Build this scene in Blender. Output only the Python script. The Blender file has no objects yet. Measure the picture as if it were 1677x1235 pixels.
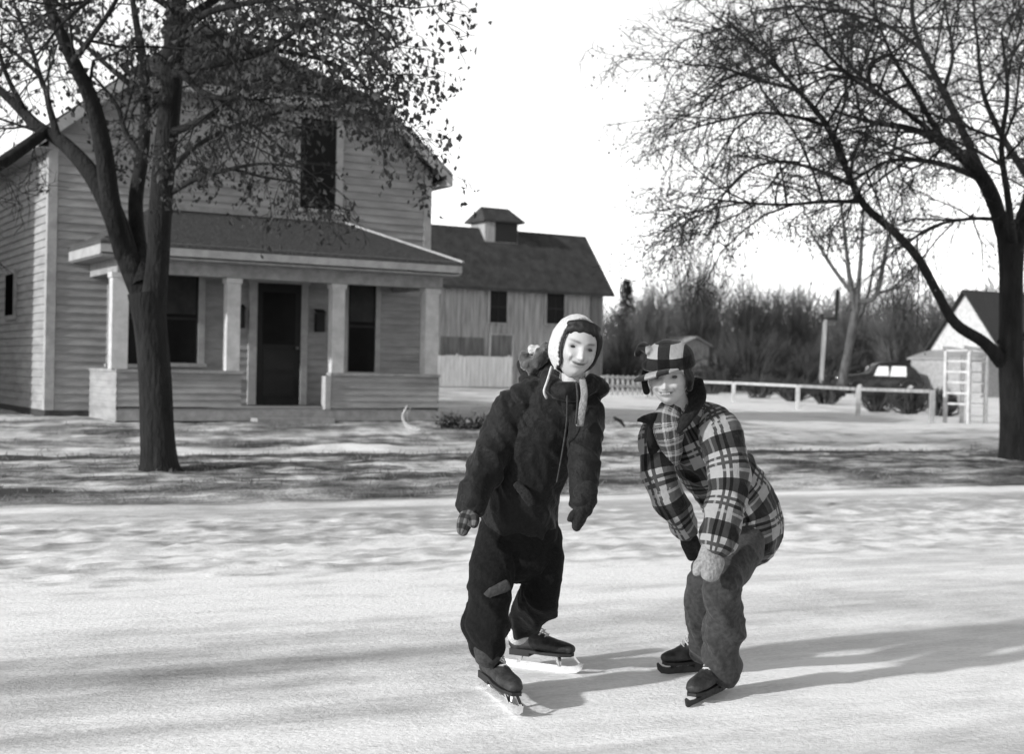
import bpy, bmesh, math, random
import numpy as np
from mathutils import Vector, Matrix, noise
PI = math.pi
R = math.radians
rng = np.random.default_rng(7)
random.seed(7)
SC = bpy.context.scene
COL = SC.collection

# ------------------------------------------------------------------ camera, sky, sun, exposure
F, CX, CY = 2250.0, 838.5, 617.5
EYE = 1.2
HORIZ = 608.5
cam = bpy.data.cameras.new('camera'); camo = bpy.data.objects.new('camera', cam); COL.objects.link(camo)
cam.sensor_width = 36.0; cam.lens = 36.0 * F / 1677.0
cam.clip_start = 0.05; cam.clip_end = 3000
CM = Matrix.Rotation(R(90) - math.atan((CY - HORIZ) / F), 3, 'X') @ Matrix.Rotation(0.020, 3, 'Z')
camo.matrix_world = Matrix.Translation((0, 0, EYE)) @ CM.to_4x4()
SC.camera = camo
cam.dof.use_dof = True; cam.dof.focus_distance = 5.1; cam.dof.aperture_fstop = 4.0

SUN_EL = R(21); SUN_DIR = Vector((-math.cos(R(35)) * math.cos(SUN_EL), -math.sin(R(35)) * math.cos(SUN_EL), math.sin(SUN_EL)))
world = bpy.data.worlds.new('World'); SC.world = world; world.use_nodes = True
wn, wl = world.node_tree.nodes, world.node_tree.links
sky = wn.new('ShaderNodeTexSky'); sky.sky_type = 'NISHITA'; sky.sun_disc = False
sky.sun_elevation = SUN_EL
sky.sun_rotation = math.atan2(SUN_DIR.x, SUN_DIR.y)
sky.air_density = 1.0; sky.dust_density = 1.0; sky.ozone_density = 1.0
bw = wn.new('ShaderNodeRGBToBW'); wl.new(sky.outputs[0], bw.inputs[0])
bgn = [n for n in wn if n.type == 'BACKGROUND'][0]
# pale winter haze: the sky brightens towards the horizon
wtc = wn.new('ShaderNodeTexCoord'); wsx = wn.new('ShaderNodeSeparateXYZ'); wl.new(wtc.outputs['Generated'], wsx.inputs[0])
wmr = wn.new('ShaderNodeMapRange'); wl.new(wsx.outputs['Z'], wmr.inputs[0]); wmr.inputs[1].default_value = 1.0; wmr.inputs[2].default_value = 0.0
wmr.inputs[3].default_value = 0.0; wmr.inputs[4].default_value = 1.0
wpw = wn.new('ShaderNodeMath'); wpw.operation = 'POWER'; wl.new(wmr.outputs[0], wpw.inputs[0]); wpw.inputs[1].default_value = 2.0
wmu = wn.new('ShaderNodeMath'); wmu.operation = 'MULTIPLY_ADD'; wl.new(wpw.outputs[0], wmu.inputs[0]); wmu.inputs[1].default_value = 11.0; wl.new(bw.outputs[0], wmu.inputs[2])
wl.new(wmu.outputs[0], bgn.inputs['Color']); bgn.inputs['Strength'].default_value = 0.10
sl = bpy.data.lights.new('sun', 'SUN'); sl.energy = 4.0; sl.angle = R(2.0); sl.color = (1, 1, 1)
so = bpy.data.objects.new('sun', sl); COL.objects.link(so)
so.rotation_euler = (-SUN_DIR).to_track_quat('-Z', 'Y').to_euler(); so.location = (-20, -20, 20)
SC.view_settings.view_transform = 'Standard'; SC.view_settings.look = 'None'
SC.view_settings.exposure = 0.34; SC.view_settings.gamma = 1.0

# ------------------------------------------------------------------ pixel -> world
def P(px, py, Y):
    d = CM @ Vector(((px - CX) / F, -(py - CY) / F, -1.0))
    return Vector((0, 0, EYE)) + d * (Y / d.y)
def S(a, b, x):
    t = min(1, max(0, (x - a) / (b - a))); return t * t * (3 - 2 * t)
RS = (math.cos(R(25)), math.sin(R(25)))            # street direction
def sw(x, y): return RS[0] * x + RS[1] * y, -RS[1] * x + RS[0] * y
def xy(s, w): return RS[0] * s - RS[1] * w, RS[1] * s + RS[0] * w
def gz0(x, y):
    s, w = sw(x, y)
    z = 0.10 * S(11.9, 12.7, w) + 0.06 * S(12.7, 15.6, w) + 0.19 * S(16.9, 20.5, w)
    z += 0.0045 * max(0, min(w, 140) - 20)
    z -= 0.13 * S(0, 7, x) * S(15, 22, w)
    return z
def GH(px, py):
    """where the ray of a photo pixel meets the terrain"""
    lo, hi = 1.0, 400.0
    for _ in range(60):
        m = (lo + hi) / 2; p = P(px, py, m)
        if p.z > gz0(p.x, p.y): lo = m
        else: hi = m
    p = P(px, py, lo); return Vector((p.x, p.y, gz0(p.x, p.y)))

# ------------------------------------------------------------------ materials
def nt(m): return m.node_tree.nodes, m.node_tree.links
def mat(name, c, rough=0.75, c2=None, scale=8.0, detail=4.0, bump=0.0, bscale=60.0, stretch=(1, 1, 1), spec=0.3, lo=0.35, hi=0.65, coord='Object', metal=0.0):
    m = bpy.data.materials.new(name); m.use_nodes = True
    n, l = nt(m); b = n['Principled BSDF']
    b.inputs['Roughness'].default_value = rough; b.inputs['Specular IOR Level'].default_value = spec
    b.inputs['Metallic'].default_value = metal
    tc = n.new('ShaderNodeTexCoord'); mp = n.new('ShaderNodeMapping'); mp.inputs['Scale'].default_value = stretch
    l.new(tc.outputs[coord], mp.inputs[0])
    if c2 is None: c2 = c * 0.72
    no = n.new('ShaderNodeTexNoise'); no.inputs['Scale'].default_value = scale; no.inputs['Detail'].default_value = detail
    no.inputs['Roughness'].default_value = 0.65
    l.new(mp.outputs[0], no.inputs['Vector'])
    mr = n.new('ShaderNodeMapRange'); l.new(no.outputs['Fac'], mr.inputs[0])
    mr.inputs[1].default_value = lo; mr.inputs[2].default_value = hi; mr.inputs[3].default_value = c2; mr.inputs[4].default_value = c
    l.new(mr.outputs[0], b.inputs['Base Color'])
    if bump > 0:
        nb = n.new('ShaderNodeTexNoise'); nb.inputs['Scale'].default_value = bscale; nb.inputs['Detail'].default_value = 3
        l.new(mp.outputs[0], nb.inputs['Vector'])
        bp = n.new('ShaderNodeBump'); bp.inputs['Strength'].default_value = 1.0; bp.inputs['Distance'].default_value = bump
        l.new(nb.outputs['Fac'], bp.inputs['Height']); l.new(bp.outputs[0], b.inputs['Normal'])
    return m
M = {}
M['siding'] = mat('siding_paint', 0.31, 0.75, 0.20, 2.5, bump=0.003, bscale=25, stretch=(0.6, 0.6, 2.5))
M['post'] = mat('post_paint', 0.52, 0.6, 0.40, 6, bump=0.002, bscale=40)
M['trim'] = mat('trim_paint', 0.36, 0.7, 0.26, 6, bump=0.002, bscale=40)
M['void'] = mat('dark_opening', 0.006, 1.0, 0.004, 5, spec=0.0)
M['trimdull'] = mat('porch_board_paint', 0.30, 0.7, 0.2, 7, bump=0.003, bscale=40)
M['shingle'] = mat('roof_shingle', 0.05, 0.95, 0.02, 14, detail=8, bump=0.02, bscale=18, stretch=(1, 1, 2))
M['porchshingle'] = mat('porch_roof_shingle', 0.085, 0.95, 0.045, 18, detail=8, bump=0.02, bscale=22)
M['black'] = mat('dark_paint', 0.008, 0.6, 0.010, 10)
M['doorm'] = mat('door_paint', 0.008, 0.6, 0.005, 10)
M['glass'] = mat('window_glass', 0.006, 0.3, 0.003, 5, spec=0.08)
M['blind'] = mat('window_blind', 0.02, 0.8, 0.035, 5)
M['stone'] = mat('foundation_stone', 0.06, 0.9, 0.03, 12, bump=0.01)
M['bark'] = mat('bark', 0.016, 0.95, 0.005, 9, detail=6, bump=0.03, bscale=30, stretch=(1, 1, 0.25))
M['bark2'] = mat('bark_grey', 0.10, 0.95, 0.03, 9, detail=6, bump=0.02, bscale=30, stretch=(1, 1, 0.25))
M['twig'] = mat('twig_bark', 0.022, 0.95, 0.008, 3)
M['leaf'] = mat('dead_leaf', 0.05, 0.9, 0.02, 4)
M['brush'] = mat('far_brush', 0.12, 0.95, 0.05, 0.8)
M['brush2'] = mat('far_brush_dark', 0.08, 0.95, 0.03, 0.8)
M['conifer'] = mat('conifer_needles', 0.035, 0.95, 0.015, 3)
M['barn'] = mat('barn_boards', 0.36, 0.9, 0.16, 2.2, detail=7, bump=0.006, bscale=20, stretch=(5, 5, 0.35))
M['barndark'] = mat('barn_boards_dark', 0.15, 0.9, 0.06, 2.2, detail=7, stretch=(5, 5, 0.35))
M['barnroof'] = mat('barn_roof_shingle', 0.045, 0.95, 0.02, 2.5, detail=9, bump=0.03, bscale=9)
M['whiteboard'] = mat('whitewashed_boards', 0.62, 0.8, 0.42, 3, detail=6, stretch=(6, 6, 0.5))
M['white'] = mat('white_paint', 0.5, 0.7, 0.33, 5)
M['grass'] = mat('dead_grass', 0.2, 0.95, 0.08, 2.0)
M['grime'] = mat('carbody', 0.02, 0.25, 0.012, 3, spec=0.5)
M['chrome'] = mat('chrome', 0.7, 0.15, 0.6, 3, metal=1.0)
M['carglass'] = mat('sky_white_car_window', 0.85, 0.5, 0.8, 3)  # near-white colour stands in for sky reflected in the glass
M['steel'] = mat('blade_steel', 0.85, 0.18, 0.7, 30, metal=1.0)
M['leather'] = mat('boot_leather', 0.035, 0.6, 0.008, 22, detail=7, bump=0.006, bscale=45, spec=0.35, stretch=(1, 1, 1))
M['lace'] = mat('lace', 0.5, 0.8, 0.35, 30)
M['rubber'] = mat('sole', 0.02, 0.7, 0.012, 30)

# ------------------------------------------------------------------ mesh builder
class MB:
    def __init__(s, mats=None): s.v = []; s.f = []; s.mi = []; s.k = 0; s.mats = mats
    def add(s, vs, fs, mi=0):
        o = len(s.v); s.v.extend([tuple(p) for p in vs]); s.f.extend([tuple(i + o for i in f) for f in fs]); s.mi.extend([mi] * len(fs)); return s
    def box(s, x0, x1, y0, y1, z0, z1, mi=0):
        return s.add([(x, y, z) for z in (z0, z1) for y in (y0, y1) for x in (x0, x1)],
                     [(0, 2, 3, 1), (4, 5, 7, 6), (0, 1, 5, 4), (2, 6, 7, 3), (0, 4, 6, 2), (1, 3, 7, 5)], mi)
    def bar(s, a, b, w, h=None, mi=0):
        a = Vector(a); b = Vector(b); d = (b - a).normalized(); h = h or w
        up = Vector((0, 0, 1)) if abs(d.z) < 0.95 else Vector((0, 1, 0))
        x = d.cross(up).normalized() * w / 2; y = x.cross(d).normalized() * h / 2
        return s.add([a - x - y, a + x - y, a + x + y, a - x + y, b - x - y, b + x - y, b + x + y, b - x + y],
                     [(0, 1, 2, 3), (7, 6, 5, 4), (0, 4, 5, 1), (1, 5, 6, 2), (2, 6, 7, 3), (3, 7, 4, 0)], mi)
    def slab(s, poly, dz, mi=0):
        """closed prism under a polygon (list of 3D points), thickness dz straight down"""
        n = len(poly); v = [tuple(p) for p in poly] + [(p[0], p[1], p[2] - dz) for p in poly]
        f = [tuple(range(n)), tuple(range(2 * n - 1, n - 1, -1))] + [(i, i + n, (i + 1) % n + n, (i + 1) % n) for i in range(n)]
        return s.add(v, f, mi)
    def prism(s, poly, vec, mi=0):
        n = len(poly); q = [(p[0] + vec[0], p[1] + vec[1], p[2] + vec[2]) for p in poly]
        f = [tuple(range(n)), tuple(range(2 * n - 1, n - 1, -1))] + [(i, i + n, (i + 1) % n + n, (i + 1) % n) for i in range(n)]
        return s.add(list(poly) + q, f, mi)
    def tube(s, pts, rad, sides=8, mi=0, cap=True, ell=1.0):
        v, f = tube_arrays([tuple(p) for p in pts], rad, sides, cap, ell); return s.add(v.tolist(), f, mi)
    def build(s, name, material, parent=None, smooth=False, bevel=0):
        me = bpy.data.meshes.new(name); me.from_pydata(s.v, [], s.f)
        ms = material if isinstance(material, (list, tuple)) else [material]
        for m in ms: me.materials.append(m)
        if any(s.mi): me.polygons.foreach_set('material_index', s.mi)
        bm = bmesh.new(); bm.from_mesh(me); bmesh.ops.recalc_face_normals(bm, faces=bm.faces)
        if bevel: bmesh.ops.bevel(bm, geom=bm.edges[:], offset=bevel, segments=2, affect='EDGES', profile=0.7)
        bm.to_mesh(me); bm.free()
        if smooth: me.polygons.foreach_set('use_smooth', [True] * len(me.polygons))
        me.update()
        return link(name, me, parent)
def link(name, me, parent=None):
    o = bpy.data.objects.new(name, me); COL.objects.link(o)
    if parent: o.parent = parent
    return o
def tag(o, label=None, cat=None, group=None, kind=None):
    if label: o['label'] = label
    if cat: o['category'] = cat
    if group: o['group'] = group
    if kind: o['kind'] = kind
    return o
def empty(name, loc, rz=0, label=None, cat=None, group=None):
    o = bpy.data.objects.new(name, None); COL.objects.link(o); o.location = loc; o.rotation_euler = (0, 0, rz); o.empty_display_size = 0.2
    return tag(o, label, cat, group)

def tube_arrays(pts, rad, sides, cap=True, ell=1.0):
    pts = np.asarray(pts, float); n = len(pts)
    rad = np.asarray(rad, float) if hasattr(rad, '__len__') else np.full(n, rad, float)
    d = np.empty_like(pts); d[1:-1] = pts[2:] - pts[:-2]; d[0] = pts[1] - pts[0]; d[-1] = pts[-1] - pts[-2]
    d /= np.linalg.norm(d, axis=1, keepdims=True) + 1e-9
    m = np.abs(d.mean(0)); ref = np.eye(3)[int(np.argmin(m))]
    x = np.cross(d, ref); x /= np.linalg.norm(x, axis=1, keepdims=True) + 1e-9
    y = np.cross(d, x)
    a = np.arange(sides) * 2 * PI / sides
    ring = x[:, None, :] * np.cos(a)[None, :, None] + y[:, None, :] * np.sin(a)[None, :, None] * ell
    v = (pts[:, None, :] + ring * rad[:, None, None]).reshape(-1, 3)
    f = []
    for i in range(n - 1):
        o = i * sides
        for j in range(sides):
            k = (j + 1) % sides; f.append((o + j, o + k, o + sides + k, o + sides + j))
    if cap:
        f.append(tuple(range(sides - 1, -1, -1))); f.append(tuple(range((n - 1) * sides, n * sides)))
    return v, f
def spline(pts, k=5):
    """Catmull-Rom through points (with any extra columns)"""
    p = np.asarray(pts, float); p = np.vstack([2 * p[0] - p[1], p, 2 * p[-1] - p[-2]])
    out = []
    for i in range(1, len(p) - 2):
        for j in range(k):
            t = j / k
            out.append(0.5 * (2 * p[i] + (p[i + 1] - p[i - 1]) * t + (2 * p[i - 1] - 5 * p[i] + 4 * p[i + 1] - p[i + 2]) * t * t + (3 * p[i] - p[i - 1] - 3 * p[i + 1] + p[i + 2]) * t ** 3))
    out.append(p[-2]); return np.array(out)

# ------------------------------------------------------------------ the ground: one terrain split by its zones
def grid_axis(breaks):
    out = []
    for a, b, st in breaks:
        n = max(1, int(round((b - a) / st))); out += list(np.linspace(a, b, n, endpoint=False))
    out.append(breaks[-1][1]); return np.array(out)
def nz(x, y, z=0.0): return noise.noise((x, y, z))
def fbm(x, y, o=3, z=0.0):
    v = 0; a = 1
    for i in range(o): v += a * noise.noise((x, y, z + 7 * i)); x *= 2.1; y *= 2.1; a *= 0.5
    return v
def relief(s, w):
    h = 0.0
    if w < 12.2:                                           # packed icy street
        rough = S(7.2, 8.2, w) * (1 - S(10.6, 11.6, w))
        h += 0.006 * fbm(s * 0.35, w * 2.2, 2)
        h += rough * (0.032 * abs(fbm(s * 2.6, w * 5.0, 3, 3.0)) + 0.014 * nz(s * 8, w * 10, 5))
        h += (1 - rough) * 0.0025 * nz(s * 1.2, w * 9, 9)
        h += 0.035 * math.exp(-((w - 11.55 - 0.10 * nz(s * .5, 1)) / 0.13) ** 2) * (0.7 + 0.6 * nz(s * 1.7, 4))
        h += 0.016 * math.exp(-((w - 8.9 - 0.08 * nz(s * .4, 2)) / 0.08) ** 2)
    elif w < 40:
        h += 0.03 * fbm(s * 0.9, w * 1.4, 3, 2.0) + 0.016 * nz(s * 4, w * 6, 1.0) + .010 * nz(s * 9, w * 11, 4.0)
        h += 0.09 * math.exp(-((w - 16.75 - 0.15 * nz(s * .3, 6)) / 0.22) ** 2) * max(0, 0.5 + 0.9 * nz(s * 0.8, 8))
    else: h += 0.05 * fbm(s * 0.2, w * 0.2, 3)
    return h
def snow_and_shade(x, y):  # snow amount; on the street also painted shade
    s, w = sw(x, y)
    n = fbm(s * 0.8, w * 1.5, 4, 11.0)
    f = fbm(s * 4.0, w * 6.5, 3, 4.0)
    if w < 11.9:
        c = 0.78 + 0.30 * fbm(s * 0.09, w * 0.8, 3, 21.0) + 0.16 * fbm(s * 0.22, w * 3.2, 3, 2) + .10 * fbm(s * 1.3, w * 3, 3, 5) - 0.14 * S(2, -5, x) * S(8.5, 5, w)  # last term darkens the left foreground as painted shadow
        c += 0.22 * math.exp(-((w - 11.5) / 0.16) ** 2) * max(0, .5 + nz(s * .8, 3))
        c -= 0.22 * math.exp(-((w - 10.5) / 0.6) ** 2) * (0.6 + n * .5)
        c += S(7.0, 8.0, w) * (1 - S(10.4, 11.2, w)) * (.34 * fbm(s * 2.2, w * 4.5, 2, 31) + .42 * fbm(s * 6, w * 9.0, 2, 33) - .05) + (1 - S(7.0, 8.0, w)) * .12 * fbm(s * 2.5, w * 5, 2, 37)
        c += 0.22 * S(8.2, 7.4, w) * S(5.6, 6.4, w)
        for w0, wd, am, sd in ((4.55, .16, .18, 3), (5.35, .12, .2, 13), (6.15, .10, .16, 23), (3.3, .22, .20, 33), (9.1, .10, .16, 43), (2.3, .3, .2, 53), (7.0, .07, .12, 63), (3.9, .07, .14, 73)):
            c -= am * math.exp(-((w - w0 - 0.22 * nz(s * .13, sd)) / wd) ** 2) * max(0, .55 + 1.1 * fbm(s * .35, w * 1.5, 2, sd))  # dark bands: wheel tracks, with tree shadow painted into the tone
        c -= .16 * S(2.5, 6, x) * S(8, 5, w)  # soft tree shade painted over the right foreground
    elif w < 12.8: c = 0.52 + 0.5 * n + .2 * f - .35 * math.exp(-((w - 12.45 - .15 * nz(s * .4, 7)) / .09) ** 2)
    elif w < 15.5: c = 0.45 + 0.7 * n + 0.5 * f + 0.10 * S(0, 6, x)
    elif w < 15.95: c = 0.18 + 0.5 * n + .3 * f
    elif w < 17.2: c = 0.70 + 0.6 * n + .2 * f
    elif w < 21: c = 0.56 + 0.5 * n + 0.3 * f + 0.3 * S(0, 4, x)
    elif w < 60: c = 0.66 + 0.4 * n + 0.35 * S(-3, 3, x)
    else: c = 0.3 + 0.5 * n
    return min(1.0, max(0.0, c))
sa = grid_axis([(-300, -60, 30), (-60, -16, 2.2), (-16, -7, 0.4), (-7, 15, 0.085), (15, 30, 0.35), (30, 70, 2), (70, 500, 30)])
wa = grid_axis([(-80, -10, 7), (-10, 1.5, 0.6), (1.5, 7, 0.075), (7, 11.9, 0.06), (11.9, 17.3, 0.08), (17.3, 24, 0.22), (24, 60, 1.0), (60, 200, 8), (200, 1500, 90)])
zg = np.empty((len(wa), len(sa))); cg = np.empty_like(zg); XY = np.empty(zg.shape + (2,))
for i, w in enumerate(wa):
    for j, s in enumerate(sa):
        w = wa[i] + (.26 * fbm(s * .55, 3.3, 3) * math.exp(-((wa[i] - 11.9) / .55) ** 2) if -20 < s < 40 else 0)
        x, y = xy(s, w); XY[i, j] = (x, y)
        fine = -9 < s < 30 and 1 < w < 60
        zg[i, j] = gz0(x, y) + (relief(s, w) if fine else 0); cg[i, j] = snow_and_shade(x, y)
def ground_piece(name, w0, w1, material):
    i0 = int(np.argmin(abs(wa - w0))); i1 = int(np.argmin(abs(wa - w1)))
    sub = np.dstack([XY[i0:i1 + 1], zg[i0:i1 + 1]]).reshape(-1, 3); nr, nc = i1 - i0 + 1, len(sa)
    me = bpy.data.meshes.new(name)
    idx = np.arange(nr * nc).reshape(nr, nc)
    q = np.stack([idx[:-1, :-1], idx[:-1, 1:], idx[1:, 1:], idx[1:, :-1]], -1).reshape(-1, 4)
    me.vertices.add(len(sub)); me.vertices.foreach_set('co', sub.ravel())
    me.loops.add(q.size); me.loops.foreach_set('vertex_index', q.ravel())
    me.polygons.add(len(q)); me.polygons.foreach_set('loop_start', np.arange(0, q.size, 4)); me.polygons.foreach_set('loop_total', np.full(len(q), 4))
    me.polygons.foreach_set('use_smooth', np.ones(len(q), bool)); me.update(calc_edges=True)
    a = me.attributes.new('snow', 'FLOAT', 'POINT'); a.data.foreach_set('value', cg[i0:i1 + 1].ravel())
    me.materials.append(material); return tag(link(name, me), kind='structure')
def snowmat(name, dark, mid, bright, fine_amt, bump, street):
    m = bpy.data.materials.new(name); m.use_nodes = True; n, l = nt(m); b = n['Principled BSDF']
    b.inputs['Roughness'].default_value = 0.55 if street else 0.85; b.inputs['Specular IOR Level'].default_value = 0.35 if street else 0.15
    at = n.new('ShaderNodeAttribute'); at.attribute_name = 'snow'
    tc = n.new('ShaderNodeTexCoord'); mp = n.new('ShaderNodeMapping'); mp.inputs['Rotation'].default_value = (0, 0, -R(25))
    l.new(tc.outputs['Object'], mp.inputs[0])
    def nodenoise(sc, st, det=5):
        m2 = n.new('ShaderNodeMapping'); m2.inputs['Scale'].default_value = st; l.new(mp.outputs[0], m2.inputs[0])
        q = n.new('ShaderNodeTexNoise'); q.inputs['Scale'].default_value = sc; q.inputs['Detail'].default_value = det; q.inputs['Roughness'].default_value = 0.7
        l.new(m2.outputs[0], q.inputs['Vector']); return q.outputs['Fac']
    def math_(op, a, c):
        q = n.new('ShaderNodeMath'); q.operation = op
        for i, v in enumerate((a, c)):
            if isinstance(v, (int, float)): q.inputs[i].default_value = v
            else: l.new(v, q.inputs[i])
        return q.outputs[0]
    n1 = nodenoise(5.0, (0.6, 1.6, 1)); n2 = nodenoise(45.0, (0.8, 1.1, 1), 4); n3 = nodenoise(1.6, (0.22, 3.2, 1), 6)
    c = math_('ADD', at.outputs['Fac'], math_('MULTIPLY', math_('SUBTRACT', n1, 0.5), fine_amt))
    c = math_('ADD', c, math_('MULTIPLY', math_('SUBTRACT', n2, 0.5), fine_amt * 0.9))
    c = math_('ADD', c, math_('MULTIPLY', math_('SUBTRACT', n3, 0.5), fine_amt * 0.9))
    cr = n.new('ShaderNodeValToRGB'); l.new(c, cr.inputs[0]); e = cr.color_ramp.elements
    e[0].position = 0.12; e[0].color = (dark,) * 3 + (1,); e[1].position = 0.95; e[1].color = (bright,) * 3 + (1,)
    x = e.new(0.5); x.color = (mid,) * 3 + (1,)
    l.new(cr.outputs[0], b.inputs['Base Color'])
    if street:
        rr = n.new('ShaderNodeMapRange'); l.new(c, rr.inputs[0]); rr.inputs[1].default_value = .3; rr.inputs[2].default_value = .9; rr.inputs[3].default_value = .30; rr.inputs[4].default_value = .75; l.new(rr.outputs[0], b.inputs['Roughness'])
    bp = n.new('ShaderNodeBump'); bp.inputs['Distance'].default_value = bump; bp.inputs['Strength'].default_value = 1.0
    h = math_('ADD', n2, math_('MULTIPLY', n1, 2.0)); l.new(h, bp.inputs['Height']); l.new(bp.outputs[0], b.inputs['Normal'])
    return m
M['street'] = snowmat('icy_street', 0.16, 0.40, 0.84, 0.52, 0.006, True)
M['lawn'] = snowmat('patchy_snow_lawn', 0.07, 0.27, 0.82, 0.95, 0.035, False)
M['path'] = snowmat('snowy_path', 0.25, 0.48, 0.85, 0.5, 0.02, False)
ground_piece('road', -80, 11.9, M['street'])
ground_piece('ground', 11.9, 15.94, M['lawn']); 
ground_piece('path', 15.94, 17.2, M['path'])
ground_piece('lawn', 17.2, 1500, M['lawn'])

# ------------------------------------------------------------------ house
U = Vector((math.sin(R(59.4)), math.cos(R(59.4)), 0)); ANG = math.atan2(U.y, U.x)
HO = Vector((-3.88, 22.8, 0)); NB = Vector((-U.y, U.x, 0))
def T(px, b, O=HO, py=600):
    """facade coordinate (along the wall) of a pixel column, on the plane b behind the wall"""
    lo, hi = -30.0, 30.0
    def col(t):
        p = O + U * t + NB * b; p.z = 1.2 + (HORIZ - py) / F * p.y
        q = CM.transposed() @ (p - Vector((0, 0, EYE))); return CX + F * q.x / -q.z
    for _ in range(50):
        m = (lo + hi) / 2
        if col(m) < px: lo = m
        else: hi = m
    return lo
def siding(mb, org, d, m, z0, z1, span, step=0.125, lap=0.024):
    """lapped boards: org + d*t, out along m, rising from z0 to z1; span(z) -> (ta, tb)"""
    z = z0; org = Vector(org); d = Vector(d); m = Vector(m)
    while z < z1 - 0.01:
        zt = min(z + step, z1); a0, b0 = span(z); a1, b1 = span(zt)
        if b0 - a0 > 0.05:
            def q(t, zz, o): p = org + d * t + m * o; return (p.x, p.y, zz)
            mb.add([q(a0, z, lap), q(b0, z, lap), q(b1, zt, 0.002), q(a1, zt, 0.002), q(a0, z, 0), q(b0, z, 0)], [(0, 1, 2, 3), (4, 5, 1, 0)])
        z = zt
HZ = 0.35
house = empty('clapboard_house', (HO.x, HO.y, HZ), ANG, 'pale two storey clapboard house with a front porch and a dark clipped gable roof', 'house')
tl, tr = -3.725, 2.745; tc_ = (tl + tr) / 2; OV = 3.01
def hroof(t): return 4.65 - HZ + 0.8 * (OV - t) if t > tc_ else 4.65 - HZ + 0.8 * (OV - (2 * tc_ - t))
CLIP = 1.65; CLIPL = 2 * tc_ - CLIP; OVL = 2 * tc_ - OV; DEP = 4.6
w_ = MB()
# solid core just behind the boards
w_.prism([(tl, 0, 0), (tr, 0, 0), (tr, 0, hroof(tr) - .17), (CLIP, 0, hroof(CLIP) - .20), (CLIPL, 0, hroof(CLIP) - .20), (tl, 0, hroof(tr) - .17)], (0, DEP, 0))
def fspan(z):
    k = (z - (hroof(tr) - .17)) / 0.8
    return (tl, tr) if k <= 0 else (tl + k, tr - k)
siding(w_, (0, -0.001, 0), (1, 0, 0), (0, -1, 0), 0.12, hroof(CLIP) - .22, fspan)
siding(w_, (tl - .001, 0, 0), (0, 1, 0), (-1, 0, 0), 0.12, hroof(tl) - .2, lambda z: (0, DEP))
siding(w_, (tr + .001, 0, 0), (0, 1, 0), (1, 0, 0), 0.12, hroof(tr) - .2, lambda z: (0, DEP))
w_.build('wall', M['siding'], house)
MB().box(tl - .02, tr + .02, -.03, DEP + .03, -.3, .115).build('foundation', M['stone'], house)
for (x, sx) in ((tl, -1), (tr, 1)):
    for yy in (0, DEP):
        b = MB(); b.box(min(x + sx * .03, x - sx * .11), max(x + sx * .03, x - sx * .11), yy - .035 if yy == 0 else yy - .1, yy + .1 if yy == 0 else yy + .03, .12, hroof(x) - .22)
        b.build('corner_board', M['trim'], house)
rf = MB(); RB = 2.8; zr = hroof(tc_); zc = hroof(CLIP); ze = hroof(OV)
rf.slab([(OV, -.35, ze), (OV, DEP + .35, ze), (tc_, DEP + .35, zr), (tc_, RB, zr), (CLIP, -.35, zc)], .10)
rf.slab([(OVL, -.35, ze), (CLIPL, -.35, zc), (tc_, RB, zr), (tc_, DEP + .35, zr), (OVL, DEP + .35, ze)], .10)
rf.slab([(CLIPL, -.38, zc + .004), (CLIP, -.38, zc + .004), (tc_, RB, zr + .004)], .10)
rf.build('roof', M['shingle'], house)
for sg in (1, -1):
    a = OV if sg > 0 else OVL; c = CLIP if sg > 0 else CLIPL
    MB().prism([(a, -.37, ze - .04), (c, -.37, zc - .04), (c, -.37, zc - .24), (a, -.37, ze - .24)], (0, .03, 0)).build('rake_board', M['trim'], house)
    # boxed eave along the side
    MB().box(min(a, a - sg * .02), max(a, a - sg * .02) + .001, -.33, DEP + .3, ze - .24, ze - .102).build('eave_board', M['trim'], house)
    MB().box(min(a - sg * .021, (tr if sg > 0 else tl) + sg * .02), max(a - sg * .021, (tr if sg > 0 else tl) + sg * .02), -.33, DEP + .3, ze - .24, ze - .225).build('soffit', M['trimdull'], house)
MB().box(CLIPL - .05, CLIP + .05, -.40, -.37, zc - .24, zc - .09).build('eave_board', M['trimdull'], house)
MB().box(tl + 1.2, tr - 1.2, -.36, -.02, zc - .25, zc - .235).build('soffit', M['trimdull'], house)
MB().box(.6, 1.05, 3.9, 4.35, zr - 1.6, zr - .25).box(.57, 1.08, 3.87, 4.38, zr - .25, zr - .17).build('chimney', M['stone'], house)

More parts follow.
